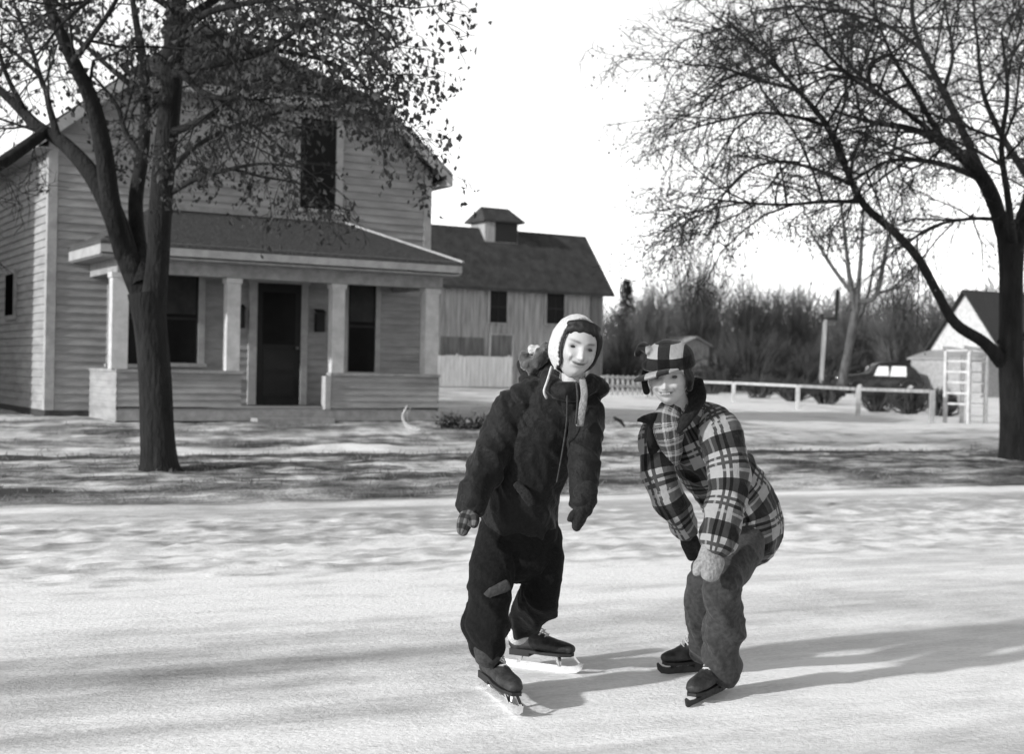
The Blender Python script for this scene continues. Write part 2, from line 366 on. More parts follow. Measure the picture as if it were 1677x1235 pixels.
def window(par, t0, t1, z0, z1, trimm='trim', casing=0.11, bars=1, base_out=0.0, blind=0.45):
    """a sash window standing on the wall plane y=0 of its parent"""
    f = MB(); o = -0.055 - base_out
    f.box(t0 - casing, t0, o, 0, z0, z1); f.box(t1, t1 + casing, o, 0, z0, z1)
    f.box(t0 - casing - .03, t1 + casing + .03, o - .02, 0, z1, z1 + casing); f.box(t0 - casing - .03, t1 + casing + .03, o - .04, 0, z0 - .06, z0)
    fo = f.build('window', M[trimm], par)
    p = MB(); p.box(t0 + .001, t1 - .001, o + .022, o + .030, z0 + .001, z1 - .001); p.build('pane', M['glass'], fo)
    s = MB(); zm = (z0 + z1) / 2
    s.box(t0 + .002, t1 - .002, o + .012, o + .021, zm - .02, zm + .02)
    s.box(t0 + .002, t0 + .03, o + .012, o + .021, z0 + .002, zm - .021); s.box(t1 - .03, t1 - .002, o + .012, o + .021, z0 + .002, zm - .021)
    for k in range(1, bars):
        x = t0 + (t1 - t0) * k / bars; s.box(x - .012, x + .012, o + .014, o + .0215, z0 + .002, z1 - .002)
    s.build('sash', M['black'], fo)
    if blind:
        MB().box(t0 + .035, t1 - .035, o + .0195, o + .0212, z1 - (z1 - z0) * blind, z1 - .003).build('blind', M['blind'], fo)
    return fo
Zl = lambda z: z - HZ
window(house, T(567, 0), T(612, 0), Zl(1.14), Zl(2.70), casing=.09)
window(house, -2.74, -2.22, Zl(1.2), Zl(2.65), casing=.09)
window(house, -1.98, T(322, 0), Zl(1.23), Zl(2.65), casing=.11)
window(house, T(490, 0, py=270), T(549, 0, py=270), Zl(3.86), Zl(5.38), casing=.13, blind=0.0)
# window on the shaded left side wall
sidew = bpy.data.objects.new('side_wall_frame', None)
bpy.data.objects.remove(sidew)
b = MB(); b.box(tl - .06, tl, 2.3, 3.1, Zl(1.9), Zl(2.75)); fo = b.build('window', M['trimdull'], house)
MB().box(tl - .07, tl - .061, 2.38, 3.02, Zl(1.98), Zl(2.67)).build('pane', M['void'], fo)
# door
d0, d1 = T(418, 0), T(490, 0); dz0, dz1 = Zl(.57), Zl(2.58)
f = MB(); f.box(d0 - .14, d0, -.06, 0, dz0, dz1); f.box(d1, d1 + .12, -.06, 0, dz0, dz1); f.box(d0 - .17, d1 + .15, -.075, 0, dz1, dz1 + .13)
f.build('door_frame', M['trim'], house)
d = MB(); d.box(d0 + .001, d1 - .001, -.045, -.012, dz0, dz1 - .001); do = d.build('door', M['doorm'], house)
q = MB(); q.box(d0 + .1, d1 - .1, -.05, -.046, dz0 + 1.0, dz1 - .15); q.build('door_pane', M['glass'], do)
q = MB(); q.box(d0 + .12, d1 - .12, -.052, -.046, dz0 + .15, dz0 + .5).box(d0 + .12, d1 - .12, -.052, -.046, dz0 + .58, dz0 + .9); q.build('door_panel', M['black'], do)
MB().tube([(d1 - .07, -.045, dz0 + .95), (d1 - .07, -.10, dz0 + .95)], [.02, .03], 8).build('door_knob', M['barndark'], do)
for (px, py) in ((390, 521), (521, 528)):
    t = T(px, 0, py=py); z = Zl(P(px, py, (HO + U * t).y).z)
    q = MB(); q.box(t - .075, t + .075, -.13, -.02, z - .16, z + .15); q.prism([(t - .085, -.15, z + .15), (t + .085, -.15, z + .15), (t + .085, -.02, z + .21), (t - .085, -.02, z + .21)], (0, 0, .012))
    q.build('mailbox', M['black'], house)
# porch
PB = -1.6; pl, pr = T(192, PB), T(719, PB)
el, er, EB = T(165, -1.95, py=397), T(757, -1.95, py=437), -1.95
zE, zT = Zl(2.95), Zl(3.66); hl, hr = T(565, 0, py=367) * -1 + 2 * ((el + er) / 2), T(565, 0, py=367)
pr_ = MB()
pr_.slab([(el, EB, zE), (er, EB, zE), (hr, -.02, zT), (hl, -.02, zT)], .05)
pr_.slab([(er, EB, zE - .003), (er, -.02, zE - .003), (hr, -.02, zT - .003)], .05)
pr_.slab([(el, EB, zE - .003), (hl, -.02, zT - .003), (el, -.02, zE - .003)], .05)
porch_roof = pr_.build('porch_roof', M['porchshingle'], house)
sc_m = MB()
for i in range(1, 15):
    t_ = i / 15; y_ = EB + (-.02 - EB) * t_; z_ = zE + (zT - zE) * t_; sc_m.bar((el + (hl - el) * t_, y_, z_ + .004), (er + (hr - er) * t_, y_, z_ + .004), .03, .012)
sc_m.build('shingle_courses', M['porchshingle'], porch_roof)
MB().bar((er + .01, EB - .01, zE + .015), (hr, -.03, zT + .015), .07, .03).build('roof_flashing', M['trim'], porch_roof)
MB().box(hl, hr, -.06, -.021, zT + .0, zT + .09).build('roof_flashing', M['trimdull'], porch_roof)
fa = MB(); fa.box(el, er, EB, EB + .03, zE - .17, zE - .055); fa.build('fascia', M['trim'], house)
MB().box(el, el + .03, EB + .031, -.02, zE - .20, zE - .058).build('fascia', M['trim'], house)
MB().box(er - .03, er, EB + .031, -.02, zE - .20, zE - .058).build('fascia', M['trim'], house)
MB().box(el + .031, er - .031, EB + .031, -.02, zE - .22, zE - .19).build('porch_ceiling', M['trimdull'], house)
fr = MB(); fr.box(pl - .03, pr + .03, PB - .02, PB + .15, zE - .42, zE - .221); fr.box(pl - .03, pl + .12, PB + .151, -.02, zE - .42, zE - .221); fr.box(pr - .12, pr + .03, PB + .151, -.02, zE - .42, zE - .221)
fr.build('porch_beam', M['trimdull'], house)
fl = Zl(.55); kt = Zl(1.08)
MB().box(pl + .02, pr - .02, PB + .02, -.02, fl - .06, fl).build('porch_floor', M['trimdull'], house)
sk = MB(); sk.box(pl - .01, pr + .02, PB - .04, PB - .01, Zl(.37), fl - .03); sk.build('porch_skirt', M['trimdull'], house)
MB().box(pl + .04, pr - .04, PB + .0, -.04, -.35, fl - .065).build('porch_base', M['stone'], house)
kx = [(pl, T(396, PB)), (T(543, PB), pr)]
for i, (a, c) in enumerate(kx):
    k = MB(); k.box(a, c, PB + .02, PB + .12, fl + .03, kt); siding(k, (0, PB + .019, 0), (1, 0, 0), (0, -1, 0), fl + .03, kt, lambda z: (a, c), step=.10, lap=.018)
    xs = a if i == 0 else c - .1
    k.box(xs, xs + .1, PB + .121, -.02, (0.0 if i == 0 else fl + .03), kt)
    if i == 0: siding(k, (a, 0, 0), (0, 1, 0), (-1, 0, 0), 0.0, kt, lambda z: (PB + .0, -.02), step=.10, lap=.012)
    else: siding(k, (c, 0, 0), (0, 1, 0), (1, 0, 0), 0.0, kt, lambda z: (PB + .0, -.02), step=.10, lap=.012)
    k.build('knee_wall', M['siding'], house)
    MB().box(a - .02, c + .02, PB - .03, PB + .16, kt, kt + .045).build('wall_cap', M['trimdull'], house)
    MB().box(xs - .02, xs + .12, PB + .161, -.02, kt, kt + .045).build('wall_cap', M['trimdull'], house)
for (a, c, z0) in ((183, 213, kt + .045), (372, 396, kt + .045), (545, 567, kt + .045), (697, 722, kt + .045)):
    t0, t1 = T(a, PB, py=520), T(c, PB, py=520); w = max(.19, min(.24, (t1 - t0) * .92)); cx_ = (t0 + t1) / 2
    k = MB(); k.box(cx_ - w / 2, cx_ + w / 2, PB + .03, PB + .03 + w * .8, z0, zE - .42); k.box(cx_ - w / 2 - .02, cx_ + w / 2 + .02, PB + .01, PB + .05 + w * .8, zE - .50, zE - .421)
    k.build('porch_post', M['post'], house, bevel=.006)
MB().box(T(535, PB) - .02, T(543, PB) - .012, PB - .02, PB + .14, fl, fl + .52).build('newel', M['trim'], house)
MB().box(T(410, PB), T(535, PB), PB - .36, PB - .06, -.1, .07).build('step', M['trimdull'], house)

# neighbouring house beyond the left edge of the picture; it shades the side wall
nh = empty('neighbour_house', tuple(HO + U * -10.2 + NB * 4.3 + Vector((0, 0, .3))), ANG, 'pale neighbouring house beyond the left side wall', 'house')
k = MB(); k.prism([(-3, -3.6, 0), (3, -3.6, 0), (3, -3.6, 4.9), (0, -3.6, 7.4), (-3, -3.6, 4.9)], (0, 8, 0)); k.build('wall', M['siding'], nh)
k = MB(); k.slab([(3.3, -3.9, 4.8), (3.3, 4.7, 4.8), (0, 4.7, 7.6), (0, -3.9, 7.6)], .1); k.slab([(-3.3, -3.9, 4.8), (0, -3.9, 7.6), (0, 4.7, 7.6), (-3.3, 4.7, 4.8)], .1); k.build('roof', M['shingle'], nh)
window(nh, -.5, .4, 1.0, 2.4).location.y = -3.6

# ------------------------------------------------------------------ barn
BO = Vector((3.92, 60.0, 0)); BZ = gz0(BO.x, BO.y)
barn = empty('barn', (BO.x, BO.y, BZ), ANG, 'weathered board barn with a dark shingle roof and a square cupola', 'barn')
BL = -16.0; bw_ = 3.9; eh = 4.92 - BZ; rh = 7.3 - BZ; rb = bw_ / 2
k = MB(); k.prism([(0, 0, 0), (0, bw_, 0), (0, bw_, eh), (0, rb, rh - .2), (0, 0, eh)], (BL, 0, 0))
x = BL + .1
while x < -.05:
    wj = random.uniform(-.02, .02); k.box(x + wj, x + .055 + wj, -.035, -.001, .05, eh - .02); x += .27
y = .15
while y < bw_: k.box(.001, .035, y, y + .05, .05, eh + (rh - eh) * (1 - abs(y - rb) / rb) - .3); y += .27
k.build('wall', M['barn'], barn)
k = MB(); s_ = (rh - eh) / rb
k.slab([(.3, -.42, eh - .42 * s_ + .25), (.3, rb, rh + .05), (BL - .3, rb, rh + .05), (BL - .3, -.42, eh - .42 * s_ + .25)], .13)
k.slab([(.3, rb, rh + .05), (.3, bw_ + .42, eh - .42 * s_ + .25), (BL - .3, bw_ + .42, eh - .42 * s_ + .25), (BL - .3, rb, rh + .05)], .13)
broof = k.build('roof', M['barnroof'], barn)
# cupola on the ridge
def BT(px, b, py=450): return T(px, b, O=BO, py=py)
c0, c1 = BT(795, rb - .55, 375), BT(848, rb - .55, 375); cz1 = P(820, 360, (BO + U * c0 + NB * rb).y).z - BZ
cup = MB(); cup.box(c0, c1, rb - .55, rb + .75, rh - .7, cz1); co = cup.build('cupola', M['barn'], barn)
m_ = c0 + (c1 - c0) * .30
lv = MB(); lv.box(m_, c1 - .03, rb - .58, rb - .551, rh - .55, cz1 - .02); lv.build('louvre', M['black'], co)
cr_ = MB(); zt = cz1 + .58; e0, e1 = c0 - .2, c1 + .22
a0, a1 = c0 + .12, c1 - .12
for poly in ([(e0, rb - .8, cz1 - .05), (e1, rb - .8, cz1 - .05), (a1, rb + .1, zt), (a0, rb + .1, zt)], [(e0, rb + 1.0, cz1 - .05), (a0, rb + .1, zt), (a1, rb + .1, zt), (e1, rb + 1.0, cz1 - .05)],
             [(e0, rb - .8, cz1 - .052), (a0, rb + .1, zt - .002), (e0, rb + 1.0, cz1 - .052)], [(e1, rb - .8, cz1 - .052), (e1, rb + 1.0, cz1 - .052), (a1, rb + .1, zt - .002)]):
    cr_.slab(poly, .08)
cr_.build('cupola_roof', M['barnroof'], co)
def bz(px, py, b=0): return P(px, py, (BO + U * BT(px, b, py) + NB * b).y).z - BZ
for (a, c, y0, y1) in ((801, 829, 476, 528), (894, 923, 480, 530)):
    wo = window(barn, BT(a, 0, 500), BT(c, 0, 500), bz(a, y1), bz(a, y0), trimm='barn', casing=.1, bars=2, base_out=.03, blind=0.0)
# hatch door low on the wall
t0, t1 = BT(803, 0, 560), BT(838, 0, 560); z0, z1 = bz(820, 600), bz(820, 549)
k = MB(); k.box(t0, t1, -.07, -.036, z0, z1, 0); k.box(t0 - .06, t0 - .001, -.085, -.036, z0, z1 + .06, 1); k.box(t1 + .001, t1 + .06, -.085, -.036, z0, z1 + .06, 1); k.box(t0, t1, -.085, -.036, z1 + .001, z1 + .06, 1)
k.build('hatch', [M['barndark'], M['barn']], barn)
t0, t1 = BT(722, 0, 560), BT(790, 0, 560)
MB().box(t0, t1, -.065, -.036, bz(750, 600), bz(750, 552)).build('barn_door', M['barndark'], barn)
t0, t1 = BT(965, 0, 560), BT(984, 0, 560)
MB().box(t0, t1, -.065, -.036, .1, bz(970, 478)).build('barn_door', M['barndark'], barn)
# whitewashed board fence in front of the barn
fo_ = P(838, 631, 57.0); FZ = gz0(fo_.x, fo_.y)
bf = empty('board_fence', (fo_.x, fo_.y, FZ), ANG, 'whitewashed solid board fence standing low in front of the barn', 'fence')
k = MB(); x = 0.0
while x > -7.5:
    h = 1.30 + random.uniform(-.02, .02); k.box(x - .19, x - .006, -.02, 0, .05, h); x -= .196
k.build('boards', M['whiteboard'], bf)
k = MB()
for z in (.3, 1.0): k.box(-7.5, 0, .001, .05, z, z + .09)
k.build('rail', M['whiteboard'], bf)
for x in (-.05, -2.5, -5, -7.4): MB().box(x - .06, x + .06, .051, .16, -.2, 1.38).build('post', M['barn'], bf)

# ------------------------------------------------------------------ rail fence
posts = [(985, 650), (1060, 651), (1128, 652), (1201, 659), (1306, 670), (1405, 681), (1526, 692)]
rfz = empty('rail_fence', GH(1405, 681), 0, 'low pale fence of posts and top rail along the snowy yard', 'fence')
base = rfz.location.copy(); tops = []
for i, (px, py) in enumerate(posts):
    g = GH(px, py); hpx = 33 + (px - 1200) * .0615
    h = max(.62, hpx * g.y / F) if px > 1100 else .72
    a = g - base; k = MB(); r_ = .055
    k.box(a.x - r_, a.x + r_, a.y - r_, a.y + r_, a.z - .2, a.z + h); k.build('post', M['white'] if 1150 < px < 1450 else M['trimdull'], rfz, bevel=.01); tops.append(Vector((a.x, a.y, a.z + h - .03)))
for i in range(len(tops) - 1):
    k = MB(); k.bar(tops[i] + Vector((.06, 0, 0)), tops[i + 1] - Vector((.06, 0, 0)), .04, .08)
    if i < 2:
        k.bar(tops[i] + Vector((.06, 0, -.3)), tops[i + 1] - Vector((.06, 0, .3)), .04, .08)
    k.build('rail', M['barn'] if i > 3 else M['white'], rfz)
for i in range(2):
    for j in range(1, 9):
        p = tops[i].lerp(tops[i + 1], j / 9); MB().box(p.x - .05, p.x + .05, p.y - .05, p.y - .03, p.z - .62, p.z + .07).build('picket', M['trimdull'], rfz)

# ------------------------------------------------------------------ garden arbor
AG = GH(1586, 694)
arb = empty('garden_arbor', AG, R(28), 'white wooden ladder sided garden arbor beside the big dark trunk', 'arbor')
sc_ = AG.y / F
H = 122 * sc_; W = 42 * sc_ ; D_ = 24 * sc_ / .5
for (x, y) in ((0, 0), (W, .05), (-.05, D_), (W - .05, D_ + .05)):
    MB().box(x - .035, x + .035, y - .035, y + .035, -.1, H * (1 if x < .2 else .93)).build('post', M['white'], arb)
for k_ in range(6):
    z = H * (.26 + .145 * k_); MB().bar((-.0, .036, z), (-.05, D_ - .036, z), .03, .045).build('rung', M['white'], arb)
    if k_ in (3, 4): MB().bar((.036, 0, z), (W - .036, .05, z), .03, .04).build('rung', M['white'], arb)
    MB().bar((W, .09, z), (W - .05, D_ + .01, z), .03, .045).build('rung', M['white'], arb)
for y in (0, D_): MB().bar((-.2, y, H + .04), (W + .25, y, H * .98), .05, .07).build('top_bar', M['white'], arb)
for x in (.1, .5): MB().bar((x, -.15, H + .1), (x, D_ + .15, H + .1), .04, .05).build('top_bar', M['white'], arb)

# ------------------------------------------------------------------ cottage at the right
CO = Vector((0, 0, 0)); cp = P(1640, 640, 70); CO = Vector((cp.x, cp.y, gz0(cp.x, cp.y)))
cot = empty('white_cottage', CO, ANG, 'small white gabled cottage behind the garden arbor', 'house')
Wc = 4.7; ce = 2.9 - CO.z; ca = 5.85 - CO.z
k = MB(); k.prism([(0, 0, 0), (0, Wc, 0), (0, Wc, ce), (0, Wc / 2, ca), (0, 0, ce)], (9, 0, 0))
siding(k, (-.001, 0, 0), (0, 1, 0), (-1, 0, 0), .1, ca - .2, lambda z: (0, Wc) if z < ce else ((z - ce) / (ca - ce) * Wc / 2, Wc - (z - ce) / (ca - ce) * Wc / 2), step=.14)
k.build('wall', M['white'], cot)
k = MB(); sl_ = (ca - ce) / (Wc / 2)
k.slab([(-.35, -.35, ce - .35 * sl_ + .12), (9.3, -.35, ce - .35 * sl_ + .12), (9.3, Wc / 2, ca + .12), (-.35, Wc / 2, ca + .12)], .12)
k.slab([(-.35, Wc / 2, ca + .12), (9.3, Wc / 2, ca + .12), (9.3, Wc + .35, ce - .35 * sl_ + .12), (-.35, Wc + .35, ce - .35 * sl_ + .12)], .12)
k.build('roof', M['shingle'], cot)
k = MB(); k.slab([(-1.6, -.2, ce - .55), (-.05, -.2, ce - .1), (-.05, Wc + .2, ce - .1), (-1.6, Wc + .2, ce - .55)], .08); k.build('lean_to_roof', M['trimdull'], cot)
k = MB(); k.box(-1.5, -.06, .0, Wc, .0, ce - .62); k.build('lean_to', M['trimdull'], cot)

# ------------------------------------------------------------------ little grey shed behind the boy's cap
sp = P(1160, 640, 84); SZ = gz0(sp.x, sp.y)
sh = empty('garden_shed', (sp.x, sp.y, SZ), ANG, 'small pale grey shed in the brush right of the checked cap', 'shed')
zt = P(1160, 557, 84).z - SZ
k = MB(); k.prism([(0, 0, 0), (-2.2, 0, 0), (-2.2, 0, zt - .3), (-1.1, 0, zt + .1), (0, 0, zt - .3)], (0, 2.4, 0)); k.build('wall', M['barn'], sh)
k = MB(); k.slab([(.2, -.2, zt - .35), (.2, 2.6, zt - .35), (-1.1, 2.6, zt + .2), (-1.1, -.2, zt + .2)], .08); k.slab([(-2.4, -.2, zt - .35), (-1.1, -.2, zt + .2), (-1.1, 2.6, zt + .2), (-2.4, 2.6, zt - .35)], .08); k.build('roof', M['trimdull'], sh)

# ------------------------------------------------------------------ old car far back
cpos = P(1440, 640, 72); CZ = gz0(cpos.x, cpos.y)
car = empty('parked_car', (cpos.x, cpos.y, CZ), R(8), 'dark rounded old car with bright windows parked beyond the fence', 'car')
prof = [(-2.1, .35), (-2.15, .75), (-1.9, .95), (-1.0, 1.08), (-.62, 1.15), (-.30, 1.55), (.1, 1.70), (.9, 1.72), (1.5, 1.55), (1.95, 1.1), (2.15, .7), (2.1, .35)]
pts = spline([(x, z) for x, z in prof], 3)
k = MB(); n_ = len(pts); secs = [(-.72, .80), (-.62, .97), (0, 1.0), (.62, .97), (.72, .80)]
vv = []
for (y, q) in secs: vv += [(x * (1 if abs(y) < .65 else .98), y, .35 + (z - .35) * q) for x, z in pts]
ff = [(i + j * n_, i + 1 + j * n_, i + 1 + (j + 1) * n_, i + (j + 1) * n_) for j in range(len(secs) - 1) for i in range(n_ - 1)]
ff += [tuple(range(n_ - 1, -1, -1)), tuple(range((len(secs) - 1) * n_, len(secs) * n_))]
k.add(vv, ff); k.build('body', M['grime'], car, smooth=True)
for y in (-.74, .74):
    sg = 1 if y > 0 else -1
    for (a, b_, c_, d_) in ((-.48, .18, 1.06, 1.66), (.26, 1.15, 1.04, 1.68)):
        k = MB(); q = .725 * sg; z0, z1 = c_ * .92, d_ * .88
        k.prism([(a - (.12 if a < 0 else 0), q, z0), (b_, q, z0), (b_ - .02, q - sg * .03, z1), (a + .1, q - sg * .03, z1)], (0, sg * .035, 0)); k.build('car_window', M['carglass'], car)
    for x in (-1.4, 1.35):
        th = np.linspace(0, PI, 9); k = MB(); k.tube([(x + .52 * math.cos(t), y * 1.04, .35 + .42 * math.sin(t)) for t in th], .10, 8); k.build('fender', M['grime'], car, smooth=True)
        k = MB(); k.tube([(x, y - sg * .12, .34), (x, y + sg * .08, .34)], .34, 18); wh = k.build('wheel', M['rubber'], car)
        k = MB(); k.tube([(x, y + sg * .081, .34), (x, y + sg * .10, .34)], .17, 14); k.build('hubcap', M['chrome'], wh)
for y in (-.55, .55): MB().tube([(-2.02, y, .82), (-2.14, y, .82), (-2.2, y, .82)], [.06, .11, .10], 12).build('headlight', M['chrome'], car, smooth=True)
MB().box(-2.30, -2.22, -.8, .8, .42, .54).build('bumper', M['chrome'], car, bevel=.02)

# ------------------------------------------------------------------ post with crossbar
pp = GH(1342, 655)
po = empty('yard_post', pp, 0, 'tall thin pale post with a dark crossbar left of the leaning tree', 'post')
k = MB(); s_ = pp.y / F; k.bar((0, 0, -.2), (7 * s_, 0, 132 * s_), .13); k.build('shaft', M['barn'], po)
k = MB(); k.bar((2 * s_, 0, 132 * s_), (26 * s_, 0, 134 * s_), .12); k.bar((0, 0, 142 * s_), (3 * s_, 0, 132 * s_), .08); k.bar((24 * s_, 0, 130 * s_), (26 * s_, 0, 182 * s_), .13); k.build('crossbar', M['black'], po)

# ------------------------------------------------------------------ trees
class TB:
    """collects many tapered tubes into one mesh, quickly"""
    def __init__(s): s.V = []; s.Fq = []; s.n = 0
    def tube(s, pts, rad, sides=4):
        v, f = tube_arrays(pts, rad, sides, cap=False); k = len(pts)
        i = np.arange(k - 1)[:, None] * sides; j = np.arange(sides)[None, :]; jn = (j + 1) % sides
        q = np.stack([i + j, i + jn, i + sides + jn, i + sides + j], -1).reshape(-1, 4) + s.n
        s.V.append(v); s.Fq.append(q); s.n += len(v)
    def quads(s, v):                                   # v: (k,4,3)
        k = len(v); s.V.append(v.reshape(-1, 3)); s.Fq.append(np.arange(k * 4).reshape(k, 4) + s.n); s.n += 4 * k
    def build(s, name, material, parent, off=(0, 0, 0), smooth=True):
        V = np.vstack(s.V) - np.asarray(off)[None]; Q = np.vstack(s.Fq)
        me = bpy.data.meshes.new(name); me.vertices.add(len(V)); me.vertices.foreach_set('co', V.ravel())
        me.loops.add(Q.size); me.loops.foreach_set('vertex_index', Q.ravel().astype(np.int32))
        me.polygons.add(len(Q)); me.polygons.foreach_set('loop_start', np.arange(0, Q.size, 4)); me.polygons.foreach_set('loop_total', np.full(len(Q), 4))
        me.polygons.foreach_set('use_smooth', np.full(len(Q), smooth)); me.update(calc_edges=True); me.materials.append(material)
        return link(name, me, parent)
def unit(v): return v / (np.linalg.norm(v) + 1e-9)
def wander(p, d, L, k, curl, pull=(0, 0, 0)):
    pts = [np.array(p)]; d = unit(np.array(d)); pull = np.array(pull)
    for i in range(k):
        d = unit(d + rng.normal(0, curl, 3) + pull / k); pts.append(pts[-1] + d * L / k)
    return np.array(pts)
def sprout(tb, tips, pts, rad, lv, cfg):
    """side branches along a branch; cfg[lv] = (spacing, length, angle, radius share, curl, pull, sides)"""
    if lv >= len(cfg): tips.append(pts[-1]); tips.append(pts[len(pts) // 2]); return
    sp, Ln, ang, rs, curl, pull, sides = cfg[lv]
    seg = np.linalg.norm(np.diff(pts, axis=0), axis=1); cum = np.concatenate([[0], np.cumsum(seg)]); tot = cum[-1]
    a = rng.uniform(0.12, 0.3) * tot
    while a < tot:
        i = min(len(seg) - 1, int(np.searchsorted(cum, a) - 1)); t = (a - cum[i]) / seg[i]; p = pts[i] * (1 - t) + pts[i + 1] * t
        r = rad[i] * (1 - t) + rad[i + 1] * t; d = unit(pts[i + 1] - pts[i])
        o = unit(np.cross(d, rng.normal(0, 1, 3))); A = ang * rng.uniform(.7, 1.3)
        nd = d * math.cos(A) + o * math.sin(A)
        L = Ln * rng.uniform(.55, 1.25) * (1.15 - 0.55 * a / tot)
        r0 = max(min(r * .8, rs * L), cfg[-1][3] * .5 * 0.3 + .0022); k = 4 if lv < 2 else 3
        q = wander(p, nd, L, k, curl, pull); rr = np.linspace(r0, max(.0016, r0 * .35), len(q))
        tb.tube(q, rr, sides); sprout(tb, tips, q, rr, lv + 1, cfg)
        a += sp * rng.uniform(.6, 1.4)
def limb(tb, pix, Y0, sides=10, k=5, wob=0.0):
    """a traced limb: rows (px, py, depth offset, diameter in photo pixels)"""
    P3 = []
    for (px, py, dy, w) in pix:
        Y = Y0 + dy; p = P(px, py, Y); P3.append((p.x, p.y, p.z, w * Y / F / 2))
    q = spline(P3, k); pts = q[:, :3]; rad = np.maximum(q[:, 3], .003)
    if wob: pts = pts + rng.normal(0, wob, pts.shape) * np.minimum(1, np.arange(len(pts)) / 3)[:, None] * rad[:, None]
    tb.tube(pts, rad, sides); return pts, rad
def leaves(tips, per, size, spread, droop=0.5, off=(0, 0, 0)):
    tips = np.repeat(np.array(tips), per, axis=0); n = len(tips)
    c = tips + rng.normal(0, spread, (n, 3)); c[:, 2] -= abs(rng.normal(0, spread * droop, n))
    u = rng.normal(0, 1, (n, 3)); u[:, 2] -= droop * 2; u /= np.linalg.norm(u, axis=1, keepdims=True)
    v = np.cross(u, rng.normal(0, 1, (n, 3))); v /= np.linalg.norm(v, axis=1, keepdims=True)
    s = size * rng.uniform(.6, 1.3, (n, 1)); w = s * rng.uniform(.25, .45, (n, 1)); nn = np.cross(u, v) * s * .18
    return np.stack([c, c + u * s * .45 + v * w + nn, c + u * s, c + u * s * .55 - v * w + nn], 1)

# --- left tree, by the kerb in front of the porch
TL = GH(260, 768); Y = TL.y
tl_ = empty('shade_tree', TL, 0, 'dark forked tree with dead leaves in front of the porch at left', 'tree')
tk = TB(); br = TB(); tips = []
main = []
base = limb(tk, [(262, 779, 0, 84), (261, 768, 0, 70), (260, 750, 0, 61), (257, 700, 0, 56), (254, 620, 0, 54), (247, 540, 0, 54), (240, 480, 0, 62)], Y, 14)
def L(*pix, tree=Y, s=9): q = limb(tk, pix, tree, s); main.append(q); return q
L((238, 500, 0, 36), (212, 430, .1, 38), (185, 350, .2, 36), (150, 285, .3, 30), (105, 235, .5, 24), (60, 205, .7, 20), (20, 165, .9, 16), (-30, 120, 1.1, 12), (-110, 40, 1.5, 7))
L((205, 420, .1, 34), (182, 335, -.1, 32), (170, 250, -.3, 30), (150, 165, -.5, 26), (118, 95, -.8, 22), (85, 20, -1.0, 18), (60, -60, -1.2, 14), (20, -170, -1.4, 6))
L((75, 215, .6, 20), (35, 245, .2, 20), (-5, 272, -.2, 19), (-70, 300, -.6, 16), (-160, 310, -1, 8))
L((95, 228, .5, 14), (82, 180, .6, 11), (68, 130, .8, 8), (35, 95, .9, 7), (-10, 60, 1.1, 4))
L((70, 140, .8, 8), (52, 80, .9, 7), (28, 20, 1.0, 5), (10, -50, 1.1, 3))
L((235, 470, 0, 40), (226, 400, .3, 28), (222, 330, .5, 24), (232, 260, .7, 22), (238, 190, .9, 18), (236, 110, 1.1, 15), (222, 30, 1.3, 11), (205, -80, 1.5, 5))
L((250, 500, 0, 44), (258, 430, -.1, 38), (262, 350, -.2, 38), (268, 270, -.3, 38), (276, 190, -.3, 37), (282, 110, -.4, 36), (288, 30, -.5, 32), (294, -60, -.5, 26), (300, -200, -.5, 10))
L((228, 250, .7, 12), (205, 215, .9, 9), (190, 170, 1.1, 7), (150, 120, 1.3, 4))
L((270, 322, -.2, 10), (320, 293, -.5, 9), (372, 278, -.8, 7), (430, 268, -1.1, 5), (500, 275, -1.3, 3))
L((278, 218, -.3, 14), (318, 202, -.6, 12), (355, 180, -.8, 9), (398, 140, -1.0, 7), (430, 128, -1.2, 4))
L((284, 120, -.4, 20), (330, 108, -.9, 16), (382, 97, -1.3, 14), (438, 80, -1.7, 12), (500, 40, -2.0, 9), (550, 28, -2.1, 7), (600, 38, -2.2, 5), (640, 70, -2.3, 3))
L((290, 40, -.5, 18), (350, 0, -.2, 14), (420, -50, 0, 11), (520, -90, .2, 8), (610, -80, .4, 5), (690, -30, .6, 3))
L((440, 80, -1.7, 9), (500, 90, -1.6, 7), (560, 110, -1.6, 5), (610, 150, -1.6, 4), (650, 180, -1.6, 2))
L((288, 60, -.5, 16), (340, 20, -1.5, 12), (430, 0, -2.4, 9), (520, -10, -2.9, 7), (590, 5, -3.2, 5), (650, 30, -3.4, 3))
L((240, 190, .9, 12), (300, 120, 1.6, 10), (360, 70, 2.4, 8), (440, 20, 3.2, 5), (560, -10, 4.0, 3))
L((120, 100, -.8, 12), (150, 60, -1.4, 9), (190, 0, -2.0, 7), (210, -70, -2.4, 4))
L((40, 180, .8, 10), (10, 120, .6, 8), (-10, 50, .4, 6), (-20, -40, .2, 3))
L((284, 100, -.4, 14), (330, 150, -1.2, 10), (390, 160, -1.8, 8), (450, 140, -2.2, 6), (520, 150, -2.5, 4), (580, 190, -2.7, 2))
L((262, 300, .2, 12), (320, 240, 1.0, 9), (400, 200, 1.6, 7), (480, 180, 2.0, 5), (560, 170, 2.3, 3))
L((240, 160, .9, 12), (180, 110, 1.6, 9), (120, 60, 2.2, 7), (60, 40, 2.6, 5), (0, 30, 2.9, 3))
L((290, 20, -.5, 14), (240, -10, -1.4, 10), (170, -10, -2.1, 8), (110, 30, -2.7, 5), (60, 90, -3.1, 3))
L((282, 90, -.4, 12), (340, 60, .6, 9), (420, 60, 1.4, 7), (500, 80, 2.0, 5), (570, 120, 2.4, 3))
tw = []
